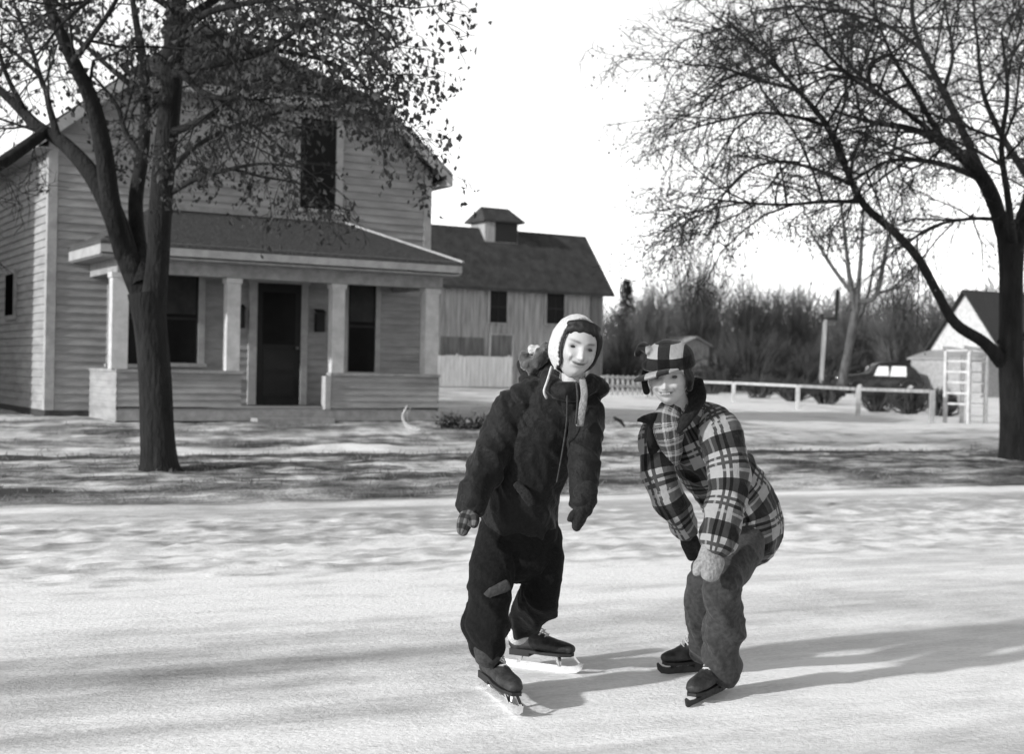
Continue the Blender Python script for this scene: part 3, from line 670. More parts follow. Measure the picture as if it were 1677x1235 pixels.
cfgL = [(.24, 1.2, .85, .012, .20, (0, 0, -.2), 4), (.14, .55, .8, .012, .25, (0, 0, -.5), 3), (.09, .25, .8, .014, .3, (0, 0, -.5), 3)]
for i, (pts, rad) in enumerate(main):
    n = len(pts); st = int(n * (.35 if i in (0, 1, 5, 6) else .15))
    t_ = []; sprout(br, t_, pts[st:], rad[st:], 0, cfgL); tips.append(t_)
tk.build('trunk', M['bark'], tl_, TL)
br.build('crown', M['twig'], tl_, TL)
lf = TB()
for i, t_ in enumerate(tips):
    if not t_: continue
    dens = {0: .15, 1: .35, 2: .05, 3: .2, 4: .3, 5: .5, 6: .9, 7: .3, 8: .55, 9: .9, 10: 1.0, 11: 1.0, 12: 1.0, 13: 1.0, 14: .9, 15: .4, 16: .25, 17: 1.0, 18: .8, 19: .5, 20: .4, 21: 1.0}[i]
    a = np.array(t_); a = a[rng.random(len(a)) < dens * .62]
    if len(a): lf.quads(leaves(a, 3, .064, .055, .8))
lf.build('leaves', M['leaf'], tl_, TL, False)
print('left tree', br.n, lf.n)

# --- right tree
TR = GH(1660, 752); Y2 = TR.y
tr_ = empty('shade_tree', TR, 0, 'big bare spreading tree with a dark trunk at the right edge', 'tree')
tk = TB(); br = TB(); main = []; tips = []
limb(tk, [(1663, 762, 0, 66), (1661, 740, 0, 50), (1659, 680, 0, 42), (1656, 600, 0, 40), (1655, 520, 0, 37), (1656, 450, 0, 38), (1656, 400, 0, 44)], Y2, 14)
def Q(*pix, s=8): q = limb(tk, pix, Y2, s); main.append(q); return q
Q((1655, 420, 0, 34), (1640, 370, 0, 26), (1628, 330, -.2, 26), (1608, 290, -.4, 24), (1575, 255, -.7, 20), (1535, 228, -1.0, 15), (1490, 210, -1.3, 11), (1430, 200, -1.6, 8), (1360, 180, -1.9, 4))
Q((1660, 420, 0, 30), (1672, 370, .2, 26), (1690, 310, .4, 22), (1700, 230, .7, 18), (1710, 130, 1.0, 14), (1700, 20, 1.3, 8), (1690, -90, 1.5, 4))
Q((1612, 295, -.4, 18), (1590, 245, 0, 15), (1565, 190, .3, 13), (1535, 130, .6, 11), (1510, 80, .9, 9), (1495, 30, 1.1, 8), (1492, -40, 1.3, 6), (1480, -120, 1.5, 3))
Q((1548, 235, -.9, 12), (1520, 190, -1.2, 9), (1492, 140, -1.5, 8), (1465, 98, -1.8, 6), (1440, 40, -2.1, 4), (1420, -40, -2.4, 3))
Q((1640, 592, 0, 26), (1610, 560, -.3, 20), (1565, 530, -.6, 18), (1535, 480, -.9, 16), (1505, 425, -1.2, 15), (1465, 380, -1.5, 14), (1415, 335, -1.8, 13), (1385, 275, -2.1, 11), (1350, 200, -2.4, 9), (1300, 140, -2.7, 7), (1245, 85, -3.0, 6), (1190, 30, -3.3, 3))
Q((1600, 290, -.4, 12), (1555, 272, -.9, 10), (1505, 262, -1.5, 8), (1450, 265, -2.0, 6), (1405, 290, -2.4, 5), (1370, 300, -2.7, 3))
Q((1350, 205, -2.4, 7), (1300, 190, -2.2, 6), (1240, 185, -2.0, 5), (1170, 200, -1.8, 4), (1115, 215, -1.6, 2))
Q((1390, 300, -2.1, 8), (1330, 275, -1.8, 6), (1270, 265, -1.5, 5), (1215, 285, -1.2, 4), (1170, 340, -1.0, 3), (1130, 392, -.8, 2))
Q((1410, 330, -1.8, 8), (1350, 330, -2.3, 6), (1280, 335, -2.7, 5), (1200, 330, -3.0, 4), (1130, 320, -3.3, 2))
Q((1510, 80, .9, 8), (1450, 40, 1.4, 6), (1380, 20, 1.9, 5), (1300, 10, 2.3, 4), (1220, 20, 2.7, 2))
Q((1545, 150, .6, 8), (1560, 90, 1.2, 6), (1550, 20, 1.8, 4), (1545, -60, 2.2, 2))
Q((1300, 145, -2.7, 6), (1240, 130, -2.9, 5), (1180, 110, -3.1, 4), (1120, 105, -3.3, 2))
Q((1675, 360, .2, 14), (1700, 330, -.6, 12), (1740, 290, -1.4, 8), (1790, 230, -2, 4))
Q((1690, 300, .4, 14), (1640, 220, 1.4, 10), (1610, 150, 2.2, 8), (1600, 60, 2.8, 5), (1590, -30, 3.2, 3))
Q((1660, 400, 0, 14), (1650, 320, -1.3, 11), (1640, 240, -2.3, 9), (1650, 150, -3.0, 7), (1640, 50, -3.5, 4))
Q((1560, 245, -.7, 10), (1480, 180, -2.0, 8), (1400, 130, -3.0, 6), (1330, 60, -3.8, 4), (1280, -20, -4.3, 2))
Q((1635, 560, 0, 7), (1700, 540, .3, 7), (1760, 500, .6, 4))
Q((1645, 360, 0, 8), (1590, 358, .6, 6), (1530, 370, 1.0, 5), (1480, 400, 1.4, 3))
cfgR = [(.15, 1.7, .8, .011, .2, (0, 0, -.35), 4), (.12, .68, .75, .012, .25, (0, 0, -.5), 3), (.072, .30, .8, .019, .3, (0, 0, -.3), 3)]
for i, (pts, rad) in enumerate(main):
    n = len(pts); st = int(n * {0: .45, 1: .4, 2: .25, 3: .2, 4: .45, 14: .3}.get(i, .1))
    t_ = []; sprout(br, t_, pts[st:], rad[st:], 0, cfgR); tips += t_
tk.build('trunk', M['bark'], tr_, TR)
br.build('crown', M['twig'], tr_, TR)
a = np.array(tips); a = a[rng.random(len(a)) < .40]; lf = TB(); lf.quads(leaves(a, 1, .038, .05)); lf.build('leaves', M['leaf'], tr_, TR, False)
print('right tree', br.n, lf.n)

# --- leaning yard tree behind the fence
TM = GH(1377, 650); Y3 = TM.y
tm = empty('yard_tree', TM, 0, 'leaning forked bare tree behind the rail fence, left of the old car', 'tree')
tk = TB(); br = TB(); main = []
limb(tk, [(1374, 655, 0, 18), (1382, 610, 0, 15), (1392, 560, 0, 14), (1402, 500, 0, 13)], Y3, 9)
def W3(*pix): q = limb(tk, pix, Y3, 7); main.append(q)
W3((1402, 505, 0, 12), (1392, 460, 0, 9), (1385, 400, 0, 7), (1378, 340, .3, 5), (1365, 290, .5, 2))
W3((1402, 500, 0, 10), (1408, 440, 0, 8), (1412, 380, .3, 6), (1416, 310, .6, 3))
W3((1400, 495, 0, 10), (1432, 487, -.3, 10), (1445, 440, -.6, 8), (1455, 390, -.9, 6), (1470, 340, -1.2, 3))
W3((1395, 480, 0, 8), (1365, 440, .5, 7), (1340, 400, 1.0, 5), (1322, 370, 1.3, 3))
W3((1440, 480, -.3, 6), (1475, 468, -.6, 4), (1500, 445, -1, 2))
W3((1390, 560, 0, 7), (1412, 510, .6, 6), (1425, 470, 1, 5), (1432, 410, 1.4, 3))
for pts, rad in main:
    st = len(pts) // 4; sprout(br, [], pts[st:], rad[st:], 0, [(.5, 2.2, .7, .012, .2, (0, 0, .1), 3), (.33, .9, .7, .014, .25, (0, 0, 0), 3), (.25, .45, .7, .02, .3, (0, 0, 0), 3)])
tk.build('trunk', M['bark2'], tm, TM); br.build('crown', M['twig'], tm, TM); print('mid tree', br.n)

# --- bare brushy trees along the far side of the yard
def brushy(px, top, Yd, wpx, label, stems=26, m='brush', name='brush_tree', group='bare brushy trees far behind the fence', rt=.022, seedlean=0.0):
    g = P(px, 640, Yd); g = Vector((g.x, g.y, gz0(g.x, g.y))); Ht = P(px, top, Yd).z - g.z; Wd = wpx * Yd / F / 2
    e = empty(name, g, 0, label, 'tree' if name != 'hedge_bush' else 'bush', group)
    tb = TB(); b2 = TB()
    for i in range(int(stems * 1.7)):
        a = rng.uniform(0, 2 * PI); q = math.sqrt(rng.uniform(0, 1)); r0 = .25 * q * Wd
        p = np.array([math.cos(a) * r0, math.sin(a) * r0, 0]); tgt = np.array([math.cos(a) * Wd * q * .9, math.sin(a) * Wd * q * .7, Ht * (1 - .45 * q * q) * rng.uniform(.75, 1.0)])
        mid = p * .5 + tgt * .5; mid[2] += Ht * .10 * q; mid += rng.normal(0, .15, 3)
        pts = spline(np.array([p, mid, tgt]), 4); rad = np.linspace(rt * 2.6, rt * .5, len(pts)); tb.tube(pts, rad, 4)
        sprout(b2, [], pts, rad, 0, [(Ht * .06, Ht * .30, .5, .009, .15, (0, 0, .5), 3), (Ht * .035, Ht * .14, .5, .018, .2, (0, 0, .4), 3)])
    tb.build('trunk', M[m], e); b2.build('crown', M[m], e); return b2.n
tot = 0
tot += brushy(1130, 400, 88, 150, 'tallest pale brushy bare tree above the checked cap', 34, 'brush')
tot += brushy(1062, 455, 84, 110, 'low brushy bare tree between the spruce and the tallest brushy tree', 26, 'brush')
tot += brushy(1225, 425, 92, 130, 'brushy bare tree just right of the tallest brushy one', 28, 'brush')
tot += brushy(1300, 440, 95, 130, 'brushy bare tree left of the thin post with crossbar', 26, 'brush')
tot += brushy(1470, 440, 80, 110, 'brushy bare tree above the roof of the old car', 26, 'brush')
tot += brushy(1530, 490, 78, 90, 'low brushy bare tree beside the wall of the white cottage', 22, 'brush2')
tot += brushy(1015, 505, 70, 90, 'brushy thicket tree under the barn eave', 24, 'brush2')
tot += brushy(1400, 455, 100, 130, 'brushy bare tree behind the leaning forked tree', 24, 'brush')
for px, top, Yd, w, lab in ((1230, 520, 74, 190, 'dark dense bush in the middle of the far brush, right of the shed'), (1345, 545, 76, 170, 'dark dense bush behind the thin yard post'), (1010, 570, 66, 120, 'dark low bush behind the pickets beside the girl'),
                       (1090, 555, 78, 140, 'dark low bush left of the little shed'), (1310, 580, 70, 140, 'dark low bush right behind the rail fence'), (1180, 585, 68, 120, 'dark low bush behind the first white fence post'),
                       (1480, 575, 84, 150, 'dark bush behind the old car'), (1440, 628, 46, 90, 'low twiggy bush in front of the old car'), (1480, 640, 44, 110, 'low dark hedge bush between the two right hand fence posts'), (1350, 632, 50, 70, 'pale twiggy bush at the foot of the leaning tree')):
    tot += brushy(px, top, Yd, w, lab, 24 if top > 600 else 30, 'brush2' if 'pale' not in lab else 'brush', 'hedge_bush', 'dark bushes behind the rail fence', rt=.02 if Yd > 60 else .010)
for i, (px, py, w) in enumerate([(1010, 646, 70), (1090, 648, 70), (1165, 654, 80), (1240, 661, 90), (1300, 667, 80), (1352, 672, 80), (1435, 682, 80), (1490, 686, 80), (1540, 690, 60)]):
    g = GH(px, py - 6 if px < 1400 else py - 3)
    tot += brushy(px, py - (52 if px < 1400 else 58), g.y + (3 if px < 1400 else 2.5), w, ['dark twigs behind the pickets just right of the girl', 'dark twigs behind the pickets hidden by the checked cap', 'dark low twigs left of the first white fence post', 'dark low twigs between the first two white fence posts', 'dark low twigs right of the second white fence post', 'dark low twigs under the leaning tree', 'grey low twigs right of the third white fence post', 'grey low twigs left of the plain end post', 'grey low twigs beside the arbor'][i], 26, 'brush2', 'hedge_bush', 'dark bushes behind the rail fence', rt=.012)
print('brush', tot)
# spruce beside the barn
g = P(1023, 640, 95); g = Vector((g.x, g.y, gz0(g.x, g.y))); Ht = P(1023, 457, 95).z - g.z
sp_ = empty('spruce_tree', g, 0, 'dark pointed spruce tree right of the barn gable', 'tree')
tb = TB(); tb.tube(np.array([[0, 0, 0], [0, 0, Ht * .5], [0, 0, Ht]]), [.16, .09, .02], 8); tb.build('trunk', M['bark'], sp_)
tb = TB()
for i in range(360):
    z = Ht * rng.uniform(.10, .99); r = (1 - z / Ht) ** .85 * Ht * .27 * rng.uniform(.6, 1.1) + .12; a = rng.uniform(0, 2 * PI)
    o = np.array([math.cos(a), math.sin(a), 0]); pts = np.array([[0, 0, z], o * r * .6 + [0, 0, z - .06 * r], o * r + [0, 0, z - .05 * r]])
    tb.tube(pts, [.02, .012, .005], 3)
    k = 26; t = rng.uniform(.2, 1, k)[:, None]; c = pts[0] * (1 - t) + pts[2] * t + rng.normal(0, .04, (k, 3)); u = rng.normal(0, .6, (k, 3)) + o; u /= np.linalg.norm(u, axis=1, keepdims=True); v = np.cross(u, [0, 0, 1]) * .05
    tb.quads(np.stack([c, c + u * .1 + v, c + u * .24, c + u * .1 - v], 1))
tb.build('crown', M['conifer'], sp_)
# distant wood as one mass along the skyline
tb = TB()
for i in range(6500):
    X_ = rng.uniform(-70, 170); Yd = rng.uniform(135, 185); z0 = gz0(X_, Yd); h = rng.uniform(4.0, 10.0) * (1.0 + .35 * nz(X_ * .06, 3)) * (1.15 if 15 < X_ < 60 else .85)
    p = np.array([X_, Yd, z0]); q = wander(p, (rng.normal(0, .12), 0, 1), h, 4, .12); tb.tube(q, np.linspace(.08, .03, 5), 3)
    for j in range(7):
        s_ = q[rng.integers(1, 4)]; tb.tube(wander(s_, (rng.normal(0, .7), rng.normal(0, .3), 1), h * .35, 3, .2), [.05, .035, .03, .02], 3)
tag(tb.build('woodland', M['brush'], None), kind='stuff')

# --- dead grass on the verge and round the house
tb = TB(); bl = []
n = 34000; w = rng.uniform(12.0, 21.0, n); s = rng.uniform(-6, 24, n)
for i in range(n):
    x, y = xy(s[i], w[i])
    if snow_and_shade(x, y) > .40 + rng.uniform(-.1, .1): continue
    q = np.array([x, y, 0.0]) - np.array(HO); t = q[0] * U.x + q[1] * U.y; b_ = q[0] * NB.x + q[1] * NB.y
    if -3.8 < t < 2.8 and b_ > -1.7: continue
    z = gz0(x, y) + relief(s[i], w[i]) - .005; hgt = rng.uniform(.02, .06); a = rng.uniform(0, PI); dx, dy = math.cos(a) * .006, math.sin(a) * .006
    lx, ly = rng.normal(0, .03), rng.normal(0, .03)
    bl.append([(x - dx, y - dy, z), (x + dx, y + dy, z), (x + dx * .3 + lx, y + dy * .3 + ly, z + hgt), (x - dx * .3 + lx, y - dy * .3 + ly, z + hgt)])
tb.quads(np.array(bl)); tag(tb.build('grass', M['grass'], None, smooth=False), kind='stuff')

# --- dead plants at the porch corner, dry vine, twig in the snow
for (px, py, hp, wp, lab) in ((742, 700, 26, 44, 'dark dead bush against the right end of the porch'), (785, 702, 24, 40, 'dark dead plant clump beside the first porch bush')):
    g = GH(px, py); k_ = g.y / F; e = empty('dead_bush', g, 0, lab, 'bush', 'dead bushes at the porch corner'); tb = TB()
    for i in range(60):
        a = rng.uniform(0, 2 * PI); tb.tube(wander(rng.normal(0, .06, 3) * [1, 1, 0], (math.cos(a), math.sin(a) * .6, rng.uniform(.4, 1.6)), rng.uniform(.5, 1.1) * hp * k_ * 1.2, 4, .25, (0, 0, -.8)), np.linspace(.006, .003, 5), 3)
    t2 = [tuple(rng.normal(0, 1, 3) * [wp * k_ * .28, .12, .0] + [0, 0, abs(rng.normal(0, hp * k_ * .4))]) for i in range(240)]
    tb.build('stems', M['twig'], e); l2 = TB(); l2.quads(leaves(t2, 1, .06, .03)); l2.build('leaves', M['leaf'], e, (0, 0, 0), False)
g = GH(668, 706); k_ = g.y / F; tb = TB()
for i in range(5):
    o = rng.normal(0, .02, 3); tb.tube(spline(np.array([[0, 0, 38 * k_], [-6 * k_, -.05, 22 * k_], [0, -.1, 8 * k_], [16 * k_, -.25, .02], [26 * k_, -.4, .02]]) + o, 4), .006, 4)
v_ = tb.build('dry_vine', M['lace'], None); v_.location = g + Vector((0, -.05, 0)); tag(v_, 'pale dry vine stem drooping over the porch skirt', 'plant')
g = GH(1018, 700); tb = TB(); tb.tube(np.array([[-.13, .06, .16], [-.02, 0, .10], [.05, -.03, .01]]) , [.022, .034, .02], 7); tb.tube(np.array([[-.05, .02, .12], [-.16, .03, .10]]), [.012, .006], 5)
st_ = tb.build('broken_stick', M['bark'], None); st_.location = g; tag(st_, 'short dark stub of wood poking from the snow between the two children', 'stick')

#TREESEND
#FIGURES
# ------------------------------------------------------------------ the two skaters
def cloth(name, c, c2, rough=0.9, scale=60, bump=0.004, sheen=0.05, fold=0.0035):
    m = bpy.data.materials.new(name); m.use_nodes = True; n, l = nt(m); b = n['Principled BSDF']
    b.inputs['Roughness'].default_value = rough; b.inputs['Specular IOR Level'].default_value = 0.22 if rough < .6 else .10
    b.inputs['Sheen Weight'].default_value = sheen; b.inputs['Sheen Roughness'].default_value = 0.5
    at = n.new('ShaderNodeAttribute'); at.attribute_name = 'weave'
    tc = n.new('ShaderNodeTexCoord')
    no = n.new('ShaderNodeTexNoise'); no.inputs['Scale'].default_value = scale; no.inputs['Detail'].default_value = 4; l.new(tc.outputs['Object'], no.inputs['Vector'])
    mr = n.new('ShaderNodeMapRange'); l.new(no.outputs['Fac'], mr.inputs[0]); mr.inputs[1].default_value = .3; mr.inputs[2].default_value = .7; mr.inputs[3].default_value = c2; mr.inputs[4].default_value = c
    l.new(mr.outputs[0], b.inputs['Base Color'])
    n2 = n.new('ShaderNodeTexNoise'); n2.inputs['Scale'].default_value = 16; n2.inputs['Detail'].default_value = 3; n2.inputs['Distortion'].default_value = 1.2; l.new(tc.outputs['Object'], n2.inputs['Vector'])
    b2 = n.new('ShaderNodeBump'); b2.inputs['Distance'].default_value = fold; l.new(n2.outputs['Fac'], b2.inputs['Height'])
    b1 = n.new('ShaderNodeBump'); b1.inputs['Distance'].default_value = bump; l.new(no.outputs['Fac'], b1.inputs['Height']); l.new(b2.outputs[0], b1.inputs['Normal'])
    l.new(b1.outputs[0], b.inputs['Normal']); return m
def plaid(name, light, mid, dark, per, offs=(0.0, 0.0), bold=True):
    """woven plaid: bands laid along the two coordinates of the cloth itself (attribute 'weave')"""
    m = cloth(name, light, light * .8, .95, 90, .003, 0.15); n, l = nt(m); b = n['Principled BSDF']
    at = n.new('ShaderNodeAttribute'); at.attribute_name = 'weave'; sp = n.new('ShaderNodeSeparateXYZ'); l.new(at.outputs['Vector'], sp.inputs[0])
    def ma(op, a, c=0.0, d=0.0):
        q = n.new('ShaderNodeMath'); q.operation = op
        for i, v in enumerate((a, c, d)):
            if isinstance(v, (int, float)): q.inputs[i].default_value = v
            else: l.new(v, q.inputs[i])
        return q.outputs[0]
    def band(axis, off, c0, hw):                        # 1 inside a band centred at c0 (fraction of the repeat)
        f = ma('FRACT', ma('ADD', ma('DIVIDE', sp.outputs[axis], per), off)); d = ma('ABSOLUTE', ma('SUBTRACT', f, c0)); return ma('LESS_THAN', d, hw)
    def setk(axis, off):
        a = band(axis, off, .26, .17 if bold else .24)  # broad dark
        s1 = band(axis, off, .60, .035); s2 = band(axis, off, .74, .035); w = band(axis, off, .90, .03)
        return a, ma('MAXIMUM', s1, s2), w
    ax, sx, wx = setk('X', offs[0]); az, sz, wz = setk('Y', offs[1])
    # darkness 0..1
    k = ma('ADD', ma('MULTIPLY', ax, .42), ma('MULTIPLY', az, .62)); k = ma('ADD', k, ma('MULTIPLY', ma('MAXIMUM', sx, sz), .5)); k = ma('SUBTRACT', k, ma('MULTIPLY', ma('MAXIMUM', wx, wz), .3)); 
    cr = n.new('ShaderNodeValToRGB'); l.new(k, cr.inputs[0]); e = cr.color_ramp.elements
    e[0].position = 0.0; e[0].color = (light,) * 3 + (1,); e[1].position = .85; e[1].color = (dark,) * 3 + (1,); x = e.new(.45); x.color = (mid,) * 3 + (1,)
    for q in [q for q in l if q.to_socket == b.inputs['Base Color']]: l.remove(q)
    l.new(cr.outputs[0], b.inputs['Base Color']); return m
def checks(name, light, dark, size, mid=None, off=(0, 0)):
    """buffalo check from two crossed stripe sets on the cloth's own coordinates"""
    m = cloth(name, light, light * .8, .95, 90, .003, 0.1); n, l = nt(m); b = n['Principled BSDF']; mid = mid or (light * dark) ** .5
    at = n.new('ShaderNodeAttribute'); at.attribute_name = 'weave'; sp = n.new('ShaderNodeSeparateXYZ'); l.new(at.outputs['Vector'], sp.inputs[0]); outs = []
    for ax, o in ((0, off[0]), (2 if size > .03 else 1, off[1])):
        q = n.new('ShaderNodeMath'); q.operation = 'MULTIPLY_ADD'; l.new(sp.outputs[ax], q.inputs[0]); q.inputs[1].default_value = .5 / size; q.inputs[2].default_value = o
        r = n.new('ShaderNodeMath'); r.operation = 'FRACT'; l.new(q.outputs[0], r.inputs[0]); t = n.new('ShaderNodeMath'); t.operation = 'LESS_THAN'; l.new(r.outputs[0], t.inputs[0]); t.inputs[1].default_value = .5; outs.append(t.outputs[0])
    s_ = n.new('ShaderNodeMath'); s_.operation = 'ADD'; l.new(outs[0], s_.inputs[0]); l.new(outs[1], s_.inputs[1]); h = n.new('ShaderNodeMath'); h.operation = 'MULTIPLY'; l.new(s_.outputs[0], h.inputs[0]); h.inputs[1].default_value = .5
    cr = n.new('ShaderNodeValToRGB'); cr.color_ramp.interpolation = 'CONSTANT'; l.new(h.outputs[0], cr.inputs[0]); e = cr.color_ramp.elements
    e[0].position = 0; e[0].color = (light,) * 3 + (1,); e[1].position = .3; e[1].color = (mid,) * 3 + (1,); x = e.new(.8); x.color = (dark,) * 3 + (1,)
    for q in [q for q in l if q.to_socket == b.inputs['Base Color']]: l.remove(q)
    l.new(cr.outputs[0], b.inputs['Base Color']); return m
def skinmat(name):
    m = bpy.data.materials.new(name); m.use_nodes = True; n, l = nt(m); b = n['Principled BSDF']; b.inputs['Roughness'].default_value = .5
    b.inputs['Specular IOR Level'].default_value = .35
    b.inputs['Subsurface Weight'].default_value = .02; b.inputs['Subsurface Radius'].default_value = (.006, .006, .006)
    at = n.new('ShaderNodeAttribute'); at.attribute_name = 'tint'; mr = n.new('ShaderNodeMath'); mr.operation = 'MULTIPLY'; l.new(at.outputs['Fac'], mr.inputs[0]); mr.inputs[1].default_value = .34
    l.new(mr.outputs[0], b.inputs['Base Color']); return m
M['skin'] = skinmat('skin')
M['parka'] = cloth('navy_parka', .0095, .005, .6, 70, .004, .08)
M['snowpants'] = cloth('black_snow_trousers', .008, .004, .9, 80, .004, .03)
M['cuff'] = cloth('knit_cuff', .022, .010, .95, 120, .004)
M['greycloth'] = cloth('grey_cloth', .045, .025, .9, 80, .004)
M['mitten'] = cloth('dark_mitten', .020, .010, .95, 120, .005)
M['mittenfig'] = checks('figured_mitten', .10, .012, .018)
M['mittenlight'] = cloth('grey_mitten', .26, .15, .9, 90, .006)
M['bonnet'] = cloth('cream_knit_bonnet', .47, .35, .95, 150, .004, .3)
M['scarfgrey'] = cloth('grey_wool_scarf', .24, .14, .95, 110, .005, .1)
M['bonnetedge'] = cloth('dark_bonnet_edging', .04, .02, .95, 120, .003)
M['hair'] = mat('dark_hair', .012, .6, .005, 40, stretch=(1, 1, .2))
M['fur'] = cloth('fur_trim', .10, .02, .95, 26, .02, .4)
M['furlight'] = cloth('pale_fur', .5, .25, .95, 40, .01, .4)
M['jeans'] = cloth('denim', .045, .022, .85, 60, .004, .1)
M['plaid'] = plaid('plaid_wool', .235, .045, .004, .165)
M['shirt'] = plaid('plaid_shirt', .27, .15, .03, .05, bold=False)
M['capcloth'] = checks('checked_cap_cloth', .24, .004, .044, .014, (.25, .60))
M['scarf'] = cloth('dark_collar', .014, .006, .9, 80, .005)
M['eye'] = mat('eye_dark', .015, .2, .010, 30, spec=.6)
M['eyewhite'] = mat('eye_white', .5, .3, .45, 30, spec=.6)
M['teeth'] = mat('teeth', .30, .4, .26, 30)

def V3(p): return np.array([p[0], p[1], p[2]], float)
class Blob:
    """closed rounded solids that a voxel remesh then melts into one surface"""
    def __init__(s): s.V = []; s.F = []; s.n = 0; s.seg = []
    def ball(s, c, r, rot=None, nu=20, nv=12):
        c = V3(c); r = np.array(r if hasattr(r, '__len__') else (r, r, r), float)
        th = np.linspace(0, PI, nv + 1)[1:-1]; ph = np.arange(nu) * 2 * PI / nu
        v = np.array([(math.sin(t) * math.cos(p), math.sin(t) * math.sin(p), math.cos(t)) for t in th for p in ph] + [(0, 0, 1), (0, 0, -1)]) * r
        if rot is not None: v = v @ np.array(rot).T
        v += c; f = []
        for i in range(nv - 2):
            for j in range(nu): k = (j + 1) % nu; f.append((i * nu + j, (i + 1) * nu + j, (i + 1) * nu + k, i * nu + k))
        T_, B_ = len(v) - 2, len(v) - 1
        for j in range(nu): k = (j + 1) % nu; f.append((T_, j, k)); f.append((B_, (nv - 2) * nu + k, (nv - 2) * nu + j))
        s._a(v, f)
    def _a(s, v, f): s.V.append(v); s.F += [tuple(i + s.n for i in q) for q in f]; s.n += len(v)
    def chain(s, pts, rad, ell=None, side=None, k=5, sides=20, off=0.0):
        """limb through joints; ell = depth/width ratio, side = width direction"""
        q = spline(np.array([list(V3(p)) + [r, (e if ell is not None else 1.0)] for p, r, e in zip(pts, rad, ell if ell is not None else [1] * len(pts))]), k)
        P_, R_, E_ = q[:, :3], q[:, 3], q[:, 4]; n = len(P_)
        d = np.gradient(P_, axis=0); d /= np.linalg.norm(d, axis=1, keepdims=True) + 1e-9
        ref = np.array(side if side is not None else (0.83, 0.2, 0.5)); ref = np.tile(ref, (n, 1))
        x = ref - (ref * d).sum(1, keepdims=True) * d; x /= np.linalg.norm(x, axis=1, keepdims=True); y = np.cross(d, x)
        # rounded caps
        cs = np.array([0.0, .38, .71, .92]); 
        Pc = [P_[0] - d[0] * R_[0] * E_[0] * math.cos(a) for a in np.arcsin(cs)]; Pe = [P_[-1] + d[-1] * R_[-1] * E_[-1] * math.cos(a) for a in np.arcsin(cs[::-1])]
        PP = np.vstack([Pc, P_, Pe]); RR = np.concatenate([R_[0] * np.maximum(cs, .02), R_, R_[-1] * np.maximum(cs[::-1], .02)])
        XX = np.vstack([np.tile(x[0], (4, 1)), x, np.tile(x[-1], (4, 1))]); YY = np.vstack([np.tile(y[0], (4, 1)), y, np.tile(y[-1], (4, 1))]); EE = np.concatenate([[E_[0]] * 4, E_, [E_[-1]] * 4])
        a = np.arange(sides) * 2 * PI / sides
        v = (PP[:, None] + (XX[:, None] * np.cos(a)[None, :, None] + YY[:, None] * np.sin(a)[None, :, None] * EE[:, None, None]) * RR[:, None, None]).reshape(-1, 3)
        f = [(i * sides + j, i * sides + (j + 1) % sides, (i + 1) * sides + (j + 1) % sides, (i + 1) * sides + j) for i in range(len(PP) - 1) for j in range(sides)]
        f.append(tuple(range(sides - 1, -1, -1))); f.append(tuple(range((len(PP) - 1) * sides, len(PP) * sides)))
        s._a(v, f); cum = np.concatenate([[0], np.cumsum(np.linalg.norm(np.diff(P_, axis=0), axis=1))]) + off
        s.seg.append((P_, x, y, cum, R_))
        return P_
    def raw(s, v, f): s._a(np.array(v, float), f)
    def mesh(s, name, voxel=.006, smooth=3, disp=None, weave=False, cut=None):
        me = bpy.data.meshes.new(name + '_raw'); me.from_pydata(np.vstack(s.V).tolist(), [], s.F)
        bm = bmesh.new(); bm.from_mesh(me); bmesh.ops.recalc_face_normals(bm, faces=bm.faces); bm.to_mesh(me); bm.free()
        o = bpy.data.objects.new('tmp', me); COL.objects.link(o)
        md = o.modifiers.new('r', 'REMESH'); md.mode = 'VOXEL'; md.voxel_size = voxel; md.use_smooth_shade = True
        if smooth: ms = o.modifiers.new('s', 'SMOOTH'); ms.factor = .5; ms.iterations = smooth
        dg = bpy.context.evaluated_depsgraph_get(); ev = o.evaluated_get(dg); out = bpy.data.meshes.new_from_object(ev); out.name = name
        bpy.data.objects.remove(o); bpy.data.meshes.remove(me)
        if cut is not None:
            bm = bmesh.new(); bm.from_mesh(out); dele = [v for v in bm.verts if cut(v.co)]; bmesh.ops.delete(bm, geom=dele, context='VERTS'); bm.to_mesh(out); bm.free()
        n = len(out.vertices); co = np.empty(n * 3); out.vertices.foreach_get('co', co); co = co.reshape(-1, 3); no_ = np.empty(n * 3); out.vertex_normals.foreach_get('vector', no_) if hasattr(out, 'vertex_normals') else None; no_ = no_.reshape(-1, 3)
        W = s.weave_of(co)
        if disp is not None:
            d = np.array([disp(co[i], W[i]) for i in range(n)])
            ed = np.empty(len(out.edges) * 2, np.int32); out.edges.foreach_get('vertices', ed); ed = ed.reshape(-1, 2); deg = np.bincount(ed.ravel(), minlength=n)
            for _ in range(4):
                t_ = np.bincount(ed[:, 0], d[ed[:, 1]], n) + np.bincount(ed[:, 1], d[ed[:, 0]], n); d = .4 * d + .6 * t_ / np.maximum(deg, 1)
            co = co + no_ * d[:, None]; out.vertices.foreach_set('co', co.ravel())
        if weave:
            a = out.attributes.new('weave', 'FLOAT_VECTOR', 'POINT'); a.data.foreach_set('vector', W.ravel())
        out.materials.clear(); out.polygons.foreach_set('use_smooth', np.ones(len(out.polygons), bool)); out.update(); s.co = co
        return out
